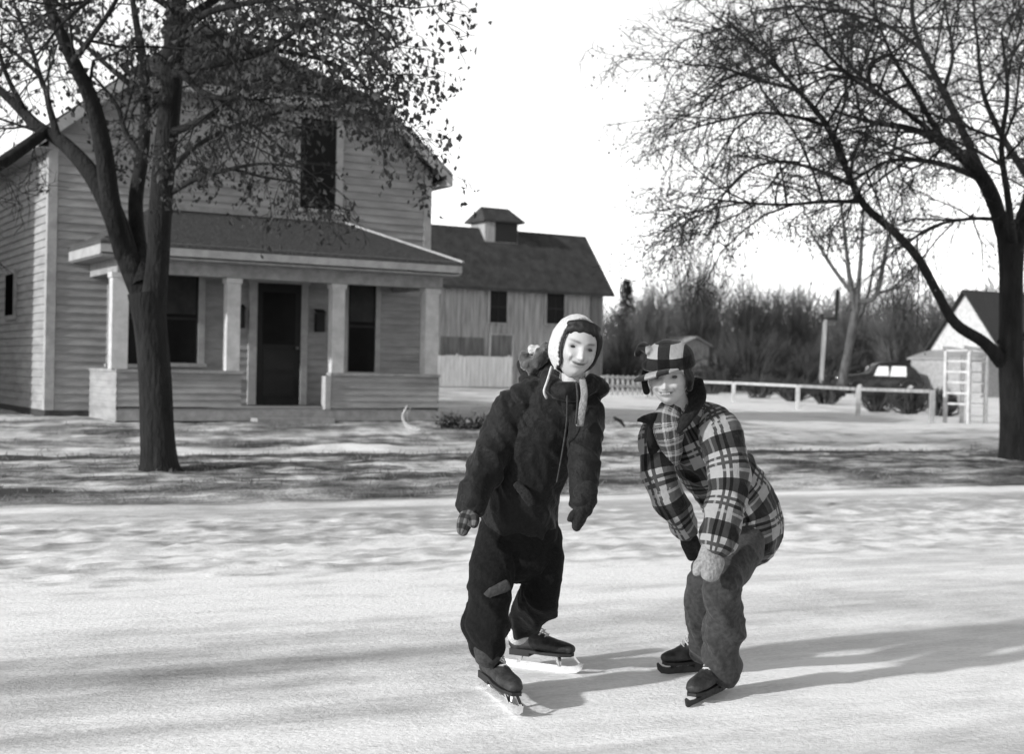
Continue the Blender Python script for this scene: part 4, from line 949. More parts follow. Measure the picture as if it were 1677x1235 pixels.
    def weave_of(s, co):
        best = np.full(len(co), 1e9); W = np.zeros((len(co), 3))
        for (P_, x, y, cum, R_) in s.seg:
            d2 = ((co[:, None, :] - P_[None]) ** 2).sum(2) ; k = d2.argmin(1); dist = np.sqrt(d2[np.arange(len(co)), k]) / (R_[k] + .02)
            rel = co - P_[k]; d = np.gradient(P_, axis=0); d /= np.linalg.norm(d, axis=1, keepdims=True) + 1e-9
            along = cum[k] + (rel * d[k]).sum(1); ang = np.arctan2((rel * y[k]).sum(1), (rel * x[k]).sum(1))
            m = dist < best; best[m] = dist[m]; W[m, 0] = (ang * R_.mean())[m]; W[m, 1] = along[m]; W[m, 2] = 0
        return W
def crest(p, sharp=5.0):
    return (1 - min(1, abs(noise.noise(p)) * 1.9)) ** sharp
def wrinkle(amp, f=14.0, g=30.0):
    def fn(c, w):
        a = noise.noise((c[0] * f * .7, c[1] * f * .7, c[2] * f)); b = noise.noise((c[0] * g * .6 + 5, c[1] * g * .6, c[2] * g * 1.3))
        r = 1 - abs(noise.noise((w[0] * 9 + 3, w[1] * 22, 2.2))) * 2.4
        return amp * (a * 1.0 + b * .45 + r * .55)
    return fn
def put(name, me, m, parent):
    me.materials.append(m); o = link(name, me); o.parent = parent; o.matrix_parent_inverse = parent.matrix_world.inverted(); return o

def head_solid(c, Rm, k, smile=1.0, nose=1.0):
    """face and skull as one sculpted surface; local x = picture right, -y = facing, z up; k = scale"""
    nu, nv = 150, 110; v = []; f = []
    G = lambda x, z, cx, cz, sx, sz: math.exp(-((x - cx) / sx) ** 2 - ((z - cz) / sz) ** 2)
    for i in range(1, nv):
        t = PI * i / nv
        for j in range(nu):
            p = 2 * PI * j / nu
            dx, dy, dz = math.sin(t) * math.cos(p), math.sin(t) * math.sin(p), math.cos(t)
            x = dx * .073; y = dy * .088; z = dz * .108
            if z < 0:
                q = -z / .108; x *= 1 - .33 * q ** 2.3; y = y * (1 - .22 * q ** 2) - (.012 * q if dy < 0 else -.0)
            if dy < 0:
                fx = x; fr = min(1, -dy * 1.6)
                y += .010 * fr * G(fx, z, 0, .02, .08, .03) * .0
                y -= nose * fr * (.013 * G(fx, z, 0, -.012, .010, .024) + .012 * G(fx, z, 0, -.024, .011, .010) + .004 * G(abs(fx), z, .012, -.027, .006, .006))
                y += fr * (.0175 * G(abs(fx), z, .030, .012, .016, .0115))                      # sockets
                y -= fr * (.006 * G(abs(fx), z, .028, .029, .020, .008) + .0035 * G(abs(fx), z, .031, .0165, .013, .0035))  # brow, upper lid
                y -= fr * .0030 * G(abs(fx), z, .031, .004, .013, .0035)                         # lower lid
                y -= fr * (.0105 * G(abs(fx), z, .040, -.022, .017, .015)) * (1 + .3 * smile)   # cheeks
                zc = -.047 + smile * 7.5 * fx * fx; wd = math.exp(-(fx / (.024 + .004 * smile)) ** 4)
                y -= fr * (.0055 * math.exp(-((z - zc - .0062) / .0045) ** 2) + .0060 * math.exp(-((z - zc + .0070) / .0050) ** 2)) * wd
                y += fr * .0075 * math.exp(-((z - zc) / .0026) ** 2) * wd                      # mouth line
                y += fr * .0090 * smile * G(abs(fx), z, .031 , -.035, .0050, .013)             # smile folds
                y -= fr * .007 * G(fx, z, 0, -.083, .018, .013); y += fr * .003 * G(fx, z, 0, -.063, .02, .005)
            v.append((x, y, z))
    v += [(0, 0, .108), (0, -.012, -.108)]; T_, B_ = len(v) - 2, len(v) - 1
    for i in range(nv - 2):
        for j in range(nu): q = (j + 1) % nu; f.append((i * nu + j, (i + 1) * nu + j, (i + 1) * nu + q, i * nu + q))
    for j in range(nu): q = (j + 1) % nu; f.append((T_, j, q)); f.append((B_, (nv - 2) * nu + q, (nv - 2) * nu + j))
    v = np.array(v) * k @ np.array(Rm).T + V3(c); return v, f
def frame(yaw, pitch, roll):
    """yaw: turns the face to picture left (+); pitch: chin down (+); roll: head top to picture right (+)"""
    return np.array(Matrix.Rotation(roll, 3, 'Y') @ Matrix.Rotation(-yaw, 3, 'Z') @ Matrix.Rotation(pitch, 3, 'X'))
def tint_attr(me, co, c, Rm, k, smile, squint=0):
    L_ = ((co - V3(c)) @ np.array(Rm)) / k; x, y, z = L_[:, 0], L_[:, 1], L_[:, 2]; fr = (y < -.03)
    g = lambda cx, cz, sx, sz, X=x: np.exp(-((X - cx) / sx) ** 2 - ((z - cz) / sz) ** 2)
    zc = -.047 + smile * 7.5 * x * x; t = np.ones(len(x)); ax = np.abs(x)
    lip = np.exp(-((z - zc) / .0085) ** 4) * np.exp(-(x / .024) ** 6); t -= fr * lip * .42
    t -= fr * np.exp(-((z - zc) / .0022) ** 2) * np.exp(-(x / .028) ** 6) * .75
    zb = .030 + .10 * (ax - .015) - 3.0 * (ax - .03) ** 2; t -= fr * np.exp(-((z - zb) / .0046) ** 2) * (1 / (1 + np.exp(-(ax - .012) / .002))) * (1 / (1 + np.exp((ax - .048) / .003))) * .8
    t -= fr * g(.031, .0115, .0150, .0062, ax) * .62; t -= fr * np.exp(-((ax - .031 - (z + .036) * -.3) / .0035) ** 2 - ((z + .036) / .013) ** 2) * .28; t -= (z < -.02) * (ax > .045) * .06                                           # lashes; shade of the smile folds painted in; darker jaw sides
    t -= fr * g(.008, -.031, .0035, .0022, ax) * .6                                            # nostrils, their shade put into the tint
    return np.clip(t, .06, 1)
def mitten(bl, wrist, tip, thumbdir, r=.034, flat=.62, side=None, curl=None):
    w = V3(wrist); t = V3(tip); d = unit(t - w); Ln = np.linalg.norm(t - w); cl = V3(curl) if curl is not None else np.zeros(3)
    bl.chain([w, w + d * Ln * .3, w + d * Ln * .62 + cl * .4, t + cl], [r * .72, r * 1.0, r * 1.05, r * .74], [.9, flat, flat, flat], side)
    th = unit(V3(thumbdir)); b = w + d * Ln * .30
    bl.chain([b, b + th * r * .9 + d * Ln * .14, b + th * r * 1.15 + d * Ln * .40], [r * .46, r * .44, r * .34])
def hand(bl, wrist, tip, thumbdir, side, r=.026):
    """bare hand with five separate fingers, worn inside the mitten"""
    w = V3(wrist); t = V3(tip); d = unit(t - w); Ln = np.linalg.norm(t - w); sd = unit(V3(side) - d * np.dot(V3(side), d)); pn = np.cross(d, sd)
    bl.chain([w, w + d * Ln * .5], [r * .7, r * .95], [.8, .45], sd)
    for i, q in enumerate((.82, .95, .90, .72)):
        b = w + d * Ln * .48 + sd * r * (i - 1.5) * .48; bl.chain([b, b + d * Ln * .27 * q + pn * .001, b + d * Ln * .5 * q + pn * .006], [r * .25, r * .24, r * .19], sides=8, k=3)
    th = unit(V3(thumbdir)); b = w + d * Ln * .2; bl.chain([b, b + th * r * .8 + d * Ln * .12, b + th * r * .95 + d * Ln * .32], [r * .3, r * .28, r * .22], sides=8, k=3)
def skate(name, heel, toe, person_, label, roll=0.0, shade='leather', H=.085, bladec='steel', tipup=0.0):
    """ice skate: boot > laces, sole, blade; heel and toe are the ends of the blade on the ice"""
    h = V3(heel); t = V3(toe); L_ = float(np.linalg.norm((t - h)[:2])); ang = math.atan2(t[1] - h[1], t[0] - h[0])
    Mx = Matrix.Translation(h) @ Matrix.Rotation(ang, 4, 'Z') @ Matrix.Rotation(roll, 4, 'X') @ Matrix.Rotation(-tipup, 4, 'Y')
    s = L_ / .30
    def X(x, y, z): q = Mx @ Vector((x * s, y, z)); return (q.x, q.y, q.z)
    b = Blob(); sd = Mx.to_3x3() @ Vector((0, 1, 0))
    b.chain([X(.035, 0, H + .030), X(.10, 0, H + .034), X(.17, 0, H + .030), X(.225, 0, H + .026), X(.262, 0, H + .022)], [.030, .033, .040, .040, .028], [1.1, 1.0, .75, .62, .7], side=sd)
    b.chain([X(.04, 0, H + .03), X(.052, 0, H + .075), X(.062, 0, H + .135), X(.062, 0, H + .17)], [.033, .034, .040, .043], [1.15] * 4, side=sd)
    b.chain([X(.10, 0, H + .05), X(.15, 0, H + .045), X(.2, 0, H + .035)], [.033, .034, .03], [.9, .8, .7], side=sd)
    me = b.mesh('boot', .005, 3, wrinkle(.0018, 20, 50)); bo = put('boot', me, M[shade], person_); tag(bo, label)
    so_ = MB(); pts = [(.015, -.026), (.10, -.028), (.17, -.040), (.23, -.037), (.272, -.018), (.272, .018), (.23, .037), (.17, .040), (.10, .028), (.015, .026)]
    so_.slab([X(x, y, H + .006) for x, y in pts], .012); so_.slab([X(x, y, H - .006) for x, y in pts[0:2] + pts[-2:]], .014); q = so_.build('sole', M['rubber'], None); q.parent = bo; q.matrix_parent_inverse = bo.matrix_world.inverted()
    bl = MB(); c = [(-.02, .012), (-.012, .030), (.02, .030), (.25, .028), (.285, .034), (.31, .05), (.318, .046), (.312, .022), (.29, .006), (.24, 0), (.05, 0), (.0, .002)]
    bl.prism([X(x, -.0022, z) for x, z in c], tuple(np.array(sd) * .0044))
    for x0, x1 in ((.035, .06), (.20, .235)):
        for y in (-.016, .016): bl.bar(X((x0 + x1) / 2, y * .1, .024), X((x0 + x1) / 2 + (.01 if x0 < .1 else -.008), y, H - .018 if x0 < .1 else H - .006), .016, .004)
    if bladec == 'steel': bl.bar(X(.30, 0, .045), X(.275, 0, H - .005), .012, .004)
    q = bl.build('blade', M[bladec], None); q.parent = bo; q.matrix_parent_inverse = bo.matrix_world.inverted()
    la = MB()
    for i in range(6):
        x = .118 + .016 * i - .03 * (i > 9); z = H + .118 - .0155 * i; 
        la.tube([X(x - .012, -.022, z - .016), X(x - .001, -.010, z - .001), X(x + .001, .010, z + .001), X(x - .010, .022, z - .016)], .0032, 5)
        if i < 5: la.tube([X(x - .004, -.012, z - .001), X(x + .009, .012, z - .014)], .0030, 5)
    q = la.build('laces', M['lace'], None); q.parent = bo; q.matrix_parent_inverse = bo.matrix_world.inverted()
    return bo, X
def person(name, loc, label, cat='person'):
    e = empty(name, loc, 0, label, cat); bpy.context.view_layer.update(); return e

# ============================== girl in the pale bonnet
g0 = GH(830, 1150); g0.z = 0
girl = person('person', g0, 'skating child in a dark parka and pale knitted bonnet, leaning forward with both arms hanging')
HC = P(943.5, 571, 4.88); HR = frame(R(-14), R(6), R(11)); HK = .97
sh = dict(neck=P(934, 640, 4.97), rs=P(848, 668, 5.08), re=P(798, 762, 5.04), rw=P(770, 832, 4.97), rt=P(757, 872, 4.94),
          ls=P(962, 672, 4.98), le=P(957, 768, 4.90), lw=P(957, 822, 4.85), lt=P(943, 866, 4.82),
          pelv=P(850, 868, 5.20), wa=P(866, 795, 5.14), ch=P(898, 705, 5.06),
          rh=P(812, 885, 5.16), rk=P(803, 985, 5.00), ra=P(800, 1062, 4.97), lh=P(885, 880, 5.24), lk=P(888, 965, 5.22), la=P(852, 1032, 5.42))
b = Blob(); v, f = head_solid(HC, HR, HK, 1.0); b.raw(v, f)
b.chain([P(940, 590, 4.97), sh['neck'], P(915, 675, 5.06), sh['ch']], [.046, .048, .05, .06]); b.chain([sh['ch'], sh['wa'], sh['pelv']], [.085, .08, .09], [.7] * 3, side=(1, .15, -.25))
b.chain([sh['ch'], sh['rs'], sh['re'], sh['rw']], [.045, .034, .028, .022]); b.chain([sh['ch'], sh['ls'], sh['le'], sh['lw']], [.045, .034, .028, .022])
b.chain([sh['pelv'], sh['rh'], sh['rk'], sh['ra']], [.06, .055, .036, .028]); b.chain([sh['pelv'], sh['lh'], sh['lk'], sh['la']], [.06, .055, .036, .028])
hand(b, sh['rw'], V3(sh['rt']) * .9 + V3(sh['rw']) * .1, (1, -.3, 0), (.2, 1, 0)); hand(b, sh['lw'], V3(sh['lt']) * .9 + V3(sh['lw']) * .1, (-1, -.3, 0), (.6, .8, 0))
me = b.mesh('body', .0036, 1); a = me.attributes.new('tint', 'FLOAT', 'POINT'); a.data.foreach_set('value', tint_attr(me, b.co, HC, HR, HK, 1.0)); put('body', me, M['skin'], girl)
def HL(x, y, z, C_=None, Rr=None, K=None):
    q = np.array(Rr if Rr is not None else HR) @ (np.array([x, y, z]) * (K if K else HK)) + V3(C_ if C_ is not None else HC); return q
def eyes(par, C_, Rr, K, dark='eye'):
    for sx in (-1, 1):
        b = Blob(); b.ball(HL(sx * .031, -.0650, .0100, C_, Rr, K), (.0125 * K, .006 * K, .0052 * K), np.array(Rr), nu=16, nv=10); me = b.mesh('eye', .0018, 0)
        put('eye', me, M[dark], par)
eyes(girl, HC, HR, HK)
# hair under the bonnet: a fringe of waves
b = Blob()
for i in range(15):
    a = -1.15 + 2.3 * i / 14; x = .066 * math.sin(a); z = .070 + .030 * math.cos(a) - .012; j = .004 * math.sin(i * 2.3)
    b.ball(HL(x, -.062 + .020 * abs(math.sin(a)) ** 2 * 1.6, z - .008 + j), (.011, .011, .013 + abs(j)), nu=12, nv=8)
for i in range(11):
    a = -1.0 + 2.0 * i / 10; b.ball(HL(.060 * math.sin(a), -.052 + .03 * abs(math.sin(a)) ** 2, .074 + .022 * math.cos(a)), (.016, .013, .014), nu=12, nv=8)
b.chain([HL(.068, -.030, .06), HL(.073, -.036, .02), HL(.070, -.034, -.03)], [.012, .011, .006])
b.chain([HL(-.068, -.022, .06), HL(-.073, -.020, .02), HL(-.071, -.018, -.02)], [.007, .006, .004])
put('hair', b.mesh('hair', .0045, 2, lambda c, w: .0025 * noise.noise((c[0] * 90, c[1] * 90, c[2] * 40))), M['hair'], girl)
# bonnet: a knitted shell round the back of the head, open at the face
def rim(front, p): return front + R(62) * S(-.50, -.92, math.sin(p))
def shell(b, C_, Rr, K, rx, ry, rz, yoff, front0, nu=56, nv=36, th=.010):
    outer = []; idx = {}
    for lay, e in ((0, 0.0), (1, -th)):
        for i in range(nv + 1):
            for j in range(nu):
                p = 2 * PI * j / nu; front = rim(front0, p); a = front + (PI - front) * i / nv      # a = angle away from the face axis
                x = (rx + e) * math.sin(a) * math.cos(p); z = (rz + e) * math.sin(a) * math.sin(p); y = -(ry + e) * math.cos(a) + yoff
                if z < -.045: x *= 1 - .22 * min(1, (-z - .045) / .06)
                idx[(lay, i, j)] = len(outer); outer.append(HL(x, y, z, C_, Rr, K))
    f = []
    for i in range(nv):
        for j in range(nu):
            k_ = (j + 1) % nu; f.append((idx[0, i, j], idx[0, i, k_], idx[0, i + 1, k_], idx[0, i + 1, j])); f.append((idx[1, i, j], idx[1, i + 1, j], idx[1, i + 1, k_], idx[1, i, k_]))
    for j in range(nu): k_ = (j + 1) % nu; f.append((idx[0, 0, j], idx[1, 0, j], idx[1, 0, k_], idx[0, 0, k_]))
    b.raw(outer, f)
BNR = frame(R(-24), R(3), R(8)); BNC = HL(-.006, .006, .002)
b = Blob(); shell(b, BNC, BNR, HK, .092, .097, .124, .004, R(66), th=.012)
for i in range(40):
    p = 2 * PI * i / 40; a = rim(R(65), p); q = [(.089) * math.sin(a) * math.cos(p), -(.094) * math.cos(a) + .004, .123 * math.sin(a) * math.sin(p)]
    if q[2] < -.045: q[0] *= 1 - .22 * min(1, (-q[2] - .045) / .06)
    b.ball(HL(*q, BNC, BNR), .0062, nu=10, nv=8)
bon = put('bonnet', b.mesh('bonnet', .004, 3, lambda c, w: .0022 * noise.noise((c[0] * 60, c[1] * 60, c[2] * 25))), M['bonnet'], girl)
k = MB(); pp_ = []
for i in range(41):
    p = 2 * PI * i / 40; a = rim(R(62), p); q = [(.0835) * math.sin(a) * math.cos(p), -(.094) * math.cos(a) + .001, .116 * math.sin(a) * math.sin(p)]
    if q[2] < -.045: q[0] *= 1 - .22 * min(1, (-q[2] - .045) / .06)
    pp_.append(tuple(HL(*q, BNC, BNR)))
k.tube(pp_, [.0045 + .0035 * max(0, math.cos(2 * PI * i / 40)) for i in range(41)], 8); q = k.build('edging', M['bonnetedge'], None, smooth=True); q.parent = bon; q.matrix_parent_inverse = bon.matrix_world.inverted()
k = MB(); k.tube([tuple(x) for x in spline([V3(P(903, 602, 4.93)), V3(P(897, 622, 4.90)), V3(P(891, 640, 4.90)), V3(P(895, 652, 4.91))], 4)], [.010, .010, .009, .009, .009, .008, .008, .008, .009, .009, .010, .010, .009][:13], 8, ell=.5)
q = k.build('tie', M['bonnet'], None, smooth=True); q.parent = bon; q.matrix_parent_inverse = bon.matrix_world.inverted()
# parka
b = Blob()
b.chain([P(922, 646, 5.02), P(903, 690, 5.08), P(878, 745, 5.12), P(858, 800, 5.16), P(850, 850, 5.19)], [.095, .137, .138, .140, .142], [.78, .80, .82, .86, .9], side=(1, .15, -.25))
b.chain([P(918, 640, 5.06), sh['rs'], P(822, 712, 5.07), sh['re'], P(783, 800, 5.0), P(772, 826, 4.97)], [.06, .078, .074, .068, .060, .050])
b.chain([P(935, 650, 5.02), sh['ls'], P(958, 725, 4.95), sh['le'], P(957, 800, 4.87), P(957, 816, 4.85)], [.05, .056, .057, .055, .050, .046])
b.ball(P(882, 628, 5.13), (.075, .06, .055)); b.ball(P(868, 600, 5.15), (.045, .04, .045)); b.ball(P(900, 610, 5.10), (.05, .05, .05))   # hood lying back
b.chain([P(898, 618, 5.02), P(910, 634, 4.95), P(930, 643, 4.915), P(952, 640, 4.915), P(974, 628, 4.96), P(982, 640, 5.0)], [.034, .034, .032, .032, .034, .03]); b.ball(P(935, 660, 4.98), (.07, .05, .05))
def parkafold(c, w):
    a = noise.noise((c[0] * 7, c[1] * 7, c[2] * 8)); r1 = crest((w[0] * 6 + c[0] * 5, 4 + c[1] * 5, w[1] * 9 + w[0] * 6), 3)
    r2 = crest((c[0] * 15 + c[2] * 11, 9 + c[1] * 6, c[2] * 5 - c[0] * 6), 5); r3 = crest((c[0] * 26, c[1] * 26, c[2] * 34), 3)
    return .006 * a + .014 * r1 + .010 * r2 + .0012 * r3 - .004
pk = put('jacket', b.mesh('jacket', .0062, 3, parkafold), M['parka'], girl)
SUBMARK = 1
def sub(name, me, m, par): me.materials.append(m); o = link(name, me); o.parent = par; o.matrix_parent_inverse = par.matrix_world.inverted(); return o
b = Blob(); b.chain([P(845, 792, 5.005), P(862, 812, 5.0), P(872, 826, 5.01)], [.014, .020, .016], [.35] * 3, side=(.8, 0, .6)); sub('pocket_flap', b.mesh('pocket_flap', .0042, 2, wrinkle(.002, 30, 60)), M['cuff'], pk)
b = Blob(); b.chain([P(775, 818, 4.975), P(771, 832, 4.965)], [.050, .046]); sub('cuff', b.mesh('cuff', .0045, 2, wrinkle(.003, 40, 80)), M['cuff'], pk)
b = Blob(); b.chain([P(958, 806, 4.855), P(957, 820, 4.85)], [.046, .042]); sub('cuff', b.mesh('cuff', .0045, 2, wrinkle(.003, 40, 80)), M['cuff'], pk)
b = Blob(); 
for i in range(16):
    a = i / 15; q = V3(P(860 + 34 * a, 588 + 14 * math.sin(a * 4) - 6 * a, 5.09 - .03 * a)); b.ball(q + rng.normal(0, .006, 3), .022 + .007 * rng.random(), nu=10, nv=8)
sub('fur_trim', b.mesh('fur_trim', .005, 1, lambda c, w: .012 * noise.noise((c[0] * 70, c[1] * 70, c[2] * 70))), M['fur'], pk)
b = Blob(); b.ball(P(876, 572, 5.08), (.028, .02, .018)); b.ball(P(885, 580, 5.07), .016); sub('fur_tuft', b.mesh('fur_tuft', .005, 1, lambda c, w: .012 * noise.noise((c[0] * 80, c[1] * 80, c[2] * 80))), M['furlight'], pk)
# scarf end hanging on the chest
k = MB(); k.tube([tuple(x) for x in spline([V3(P(953, 618, 4.87)), V3(P(957, 645, 4.835)), V3(P(953, 672, 4.84)), V3(P(949, 698, 4.865))], 5)], [.009] + [.0125] * 7 + [.014] * 7 + [.013], 8, ell=.3)
o = k.build('scarf', M['scarfgrey'], None, smooth=True); o.parent = girl; o.matrix_parent_inverse = girl.matrix_world.inverted()
k = MB(); k.tube([tuple(x) for x in spline([V3(P(944, 626, 4.86)), V3(P(946, 655, 4.84)), V3(P(943, 694, 4.86))], 5)], .010, 6, ell=.4)
o = k.build('scarf', M['greycloth'], None, smooth=True); o.parent = girl; o.matrix_parent_inverse = girl.matrix_world.inverted()
k = MB(); k.tube([tuple(x) for x in spline([V3(P(929, 648, 4.862)), V3(P(928, 690, 4.878)), V3(P(921, 740, 4.91)), V3(P(912, 790, 4.96))], 6)], .0035, 5); q = k.build('zip', M['greycloth'], None); q.parent = pk; q.matrix_parent_inverse = pk.matrix_world.inverted()
# trousers
b = Blob()
b.chain([P(851, 838, 5.19), P(849, 880, 5.20), P(848, 905, 5.19)], [.142, .150, .135], [.85] * 3, side=(1, .2, 0))
b.chain([P(820, 880, 5.17), P(806, 930, 5.10), P(801, 985, 5.01), P(797, 1025, 4.98), P(798, 1052, 4.97)], [.088, .085, .076, .078, .064])
b.chain([P(880, 878, 5.23), P(890, 920, 5.22), P(888, 962, 5.22), P(873, 1000, 5.32), P(858, 1022, 5.40)], [.088, .078, .074, .072, .056])
def pantfold(c, w):
    r1 = crest((w[0] * 5 + 2, c[1] * 5, w[1] * 8 + w[0] * 6), 3); k_ = .65 + 1.0 * max(0, 1 - abs(c[2] - .22) / .24)
    return k_ * (.015 * r1 + .007 * noise.noise((c[0] * 8, c[1] * 8, c[2] * 9)) + .005 * crest((c[0] * 14 + c[2] * 10, 3, c[2] * 7), 3)) - .003
tr_o = put('trousers', b.mesh('trousers', .0062, 3, pantfold), M['snowpants'], girl)
b = Blob(); b.chain([P(789, 982, 4.945), P(808, 970, 4.935), P(832, 958, 4.945)], [.012, .020, .022], [.3] * 3, side=(0, 0, 1)); sub('knee_strip', b.mesh('knee_strip', .004, 2, wrinkle(.004, 30, 60)), M['greycloth'], tr_o)  # thin strip of greyer cloth laid across the bent knee
b = Blob(); b.chain([P(797, 1055, 4.97), P(799, 1072, 4.965)], [.056, .050]); sub('cuff', b.mesh('cuff', .005, 2, wrinkle(.004, 20, 60)), M['greycloth'], tr_o)
b = Blob(); b.chain([P(856, 1026, 5.42), P(848, 1040, 5.43)], [.045, .042]); sub('sock', b.mesh('sock', .005, 2), M['bonnet'], tr_o)
# mittens
b = Blob(); mitten(b, P(771, 832, 4.96), P(758, 868, 4.93), (.7, -.7, 0), .040, .75, (0, 1, 0)); put('mitten', b.mesh('mitten', .0045, 2, wrinkle(.003, 25, 60), weave=True), M['mittenfig'], girl)
b = Blob(); b.chain([P(957, 815, 4.85), P(956, 833, 4.84)], [.036, .033]); mitten(b, P(957, 828, 4.845), P(944, 862, 4.81), (-.75, -.5, .1), .034, .7, (.3, 1, 0)); put('mitten', b.mesh('mitten', .0045, 2, wrinkle(.002, 25, 60)), M['mitten'], girl)
# skates
def onice(px, py):
    d = P(px, py, 10) - Vector((0, 0, EYE)); t = -EYE / d.z; q = Vector((0, 0, EYE)) + d * t; return q
skate('skate', onice(790, 1128), onice(852, 1176), girl, 'dark skate boot pointing towards the camera', H=.07)
hq = onice(832, 1092); skate('skate', hq, onice(948, 1106), girl, 'dark skate boot seen from the side with a long bright blade', H=.075)

# ============================== boy in the checked cap
b0 = GH(1160, 1140); b0.z = 0
boy = person('person', b0, 'skating child in a plaid wool jacket and checked cap, bent over with hands on knees')
BC = P(1095, 616, 4.98); BR = frame(R(16), R(12), R(-3)); BK = .98
j = dict(neck=P(1112, 672, 5.10), ch=P(1150, 735, 5.22), wa=P(1195, 790, 5.36), pelv=P(1218, 838, 5.45),
         rs=P(1085, 705, 5.16), re=P(1092, 800, 5.08), rw=P(1126, 868, 5.16), rt=P(1136, 915, 5.20),
         ls=P(1172, 700, 5.12), le=P(1196, 800, 5.04), lw=P(1166, 886, 4.96), lt=P(1164, 948, 4.93),
         rh=P(1195, 870, 5.50), rk=P(1152, 955, 5.32), ra=P(1147, 1070, 5.50), lh=P(1222, 872, 5.36), lk=P(1186, 960, 5.09), la=P(1182, 1085, 5.14))
b = Blob(); v, f = head_solid(BC, BR, BK, .8); b.raw(v, f)
b.chain([P(1100, 640, 5.07), j['neck'], j['ch']], [.046, .05, .07]); b.chain([j['ch'], j['wa'], j['pelv']], [.075, .075, .085], [.8] * 3)
b.chain([j['ch'], j['rs'], j['re'], j['rw']], [.045, .034, .028, .022]); b.chain([j['ch'], j['ls'], j['le'], j['lw']], [.045, .034, .028, .022])
b.chain([j['pelv'], j['rh'], j['rk'], j['ra']], [.06, .055, .036, .026]); b.chain([j['pelv'], j['lh'], j['lk'], j['la']], [.06, .055, .036, .026])
hand(b, j['rw'], V3(j['rt']) * .9 + V3(j['rw']) * .1, (1, -.3, 0), (.6, .8, 0)); hand(b, j['lw'], V3(j['lt']) * .9 + V3(j['lw']) * .1, (-1, -.3, 0), (1, .3, 0))
me = b.mesh('body', .0036, 1); a = me.attributes.new('tint', 'FLOAT', 'POINT'); a.data.foreach_set('value', tint_attr(me, b.co, BC, BR, BK, .8)); put('body', me, M['skin'], boy)
eyes(boy, BC, BR, BK)
def BL_(x, y, z): return HL(x, y, z, BC, BR, BK)
k = MB(); 
for i in range(5): 
    x = -.012 + .006 * i; k.box(-.0028, .0028, -.002, .002, -.0035, .0035)
    n_v = 8
    for q in range(n_v):
        vv_ = k.v[-n_v + q]; k.v[-n_v + q] = tuple(BL_(x + vv_[0], -.0865 + abs(x) * .2 + vv_[1], -.0465 + 3.4 * x * x + vv_[2]))
q = k.build('teeth', M['teeth'], None); q.parent = boy; q.matrix_parent_inverse = boy.matrix_world.inverted()
# cap: dome, turned band with peak, side flaps
b = Blob(); b.ball(BL_(.006, .006, .062), (.089, .098, .074), BR, 28, 18); b.chain([BL_(0, -.072, .052), BL_(.06, -.05, .050), BL_(.082, .01, .045), BL_(.06, .075, .04), BL_(0, .1, .04), BL_(-.06, .075, .04), BL_(-.078, .01, .045), BL_(-.06, -.05, .050), BL_(0, -.072, .052)], [.020] * 9)
b.chain([BL_(.060, -.045, .045), BL_(.084, -.025, .0), BL_(.078, -.02, -.045)], [.030, .030, .024], [.45] * 3, side=BR @ np.array([0, 1, 0]))
b.chain([BL_(-.055, -.045, .105), BL_(-.085, -.03, .12), BL_(-.105, -.02, .095)], [.03, .034, .024], [.5] * 3, side=BR @ np.array([0, 1, 0]))
b.chain([BL_(.0, .085, .02), BL_(.02, .105, -.02)], [.045, .03], [.4] * 2, side=BR @ np.array([1, 0, 0]))
capm = b.mesh('cap', .0045, 3, lambda c, w: .004 * noise.noise((c[0] * 25, c[1] * 25, c[2] * 25)))
lc = (b.co - V3(BC)) @ BR; a = capm.attributes.new('weave', 'FLOAT_VECTOR', 'POINT'); a.data.foreach_set('vector', lc.ravel())
cp_ = put('cap', capm, M['capcloth'], boy)
b = Blob()
b.chain([BL_(.045, -.072, .040), BL_(.0, -.098, .036), BL_(-.055, -.092, .022), BL_(-.100, -.070, .008)], [.018, .034, .040, .030], [.28] * 4, side=BR @ np.array([-.15, -1, 0]))
vm = b.mesh('peak', .004, 2); lc = (b.co - V3(BC)) @ BR; lc[:, 2] = .0; a = vm.attributes.new('weave', 'FLOAT_VECTOR', 'POINT'); a.data.foreach_set('vector', lc.ravel()); sub('peak', vm, M['capcloth'], cp_)
b = Blob(); b.chain([BL_(-.082, -.015, .02), BL_(-.088, -.02, -.015), BL_(-.082, -.025, -.05)], [.014, .012, .013]); sub('ear_flap', b.mesh('ear_flap', .004, 1), M['scarf'], cp_)
# jacket
b = Blob()
b.chain([P(1118, 678, 5.12), P(1146, 728, 5.22), P(1182, 780, 5.34), P(1210, 824, 5.41), P(1219, 862, 5.43)], [.088, .128, .138, .142, .146], [.85, .85, .88, 1.0, 1.08], side=(.5, .15, .8))
b.chain([P(1110, 690, 5.15), P(1078, 706, 5.14), P(1076, 755, 5.11), P(1090, 805, 5.09), P(1110, 842, 5.12), P(1122, 862, 5.15)], [.06, .062, .062, .060, .054, .050], side=(1, -.3, 0))
b.chain([P(1140, 680, 5.18), P(1172, 700, 5.10), P(1190, 752, 5.06), P(1194, 800, 5.03), P(1184, 848, 4.99), P(1176, 880, 4.97)], [.06, .080, .080, .074, .071, .072], side=(1, -.3, 0), off=.02)
def jfold(c, w):
    return .012 * crest((w[0] * 5 + 5, c[1] * 5, w[1] * 10 + w[0] * 7), 3) + .007 * noise.noise((c[0] * 9, c[1] * 9, c[2] * 10)) + .003 * crest((c[0] * 14, c[1] * 10, c[2] * 16), 3) - .003
jm = b.mesh('jacket', .0062, 3, jfold, weave=True); jk = put('jacket', jm, M['plaid'], boy)
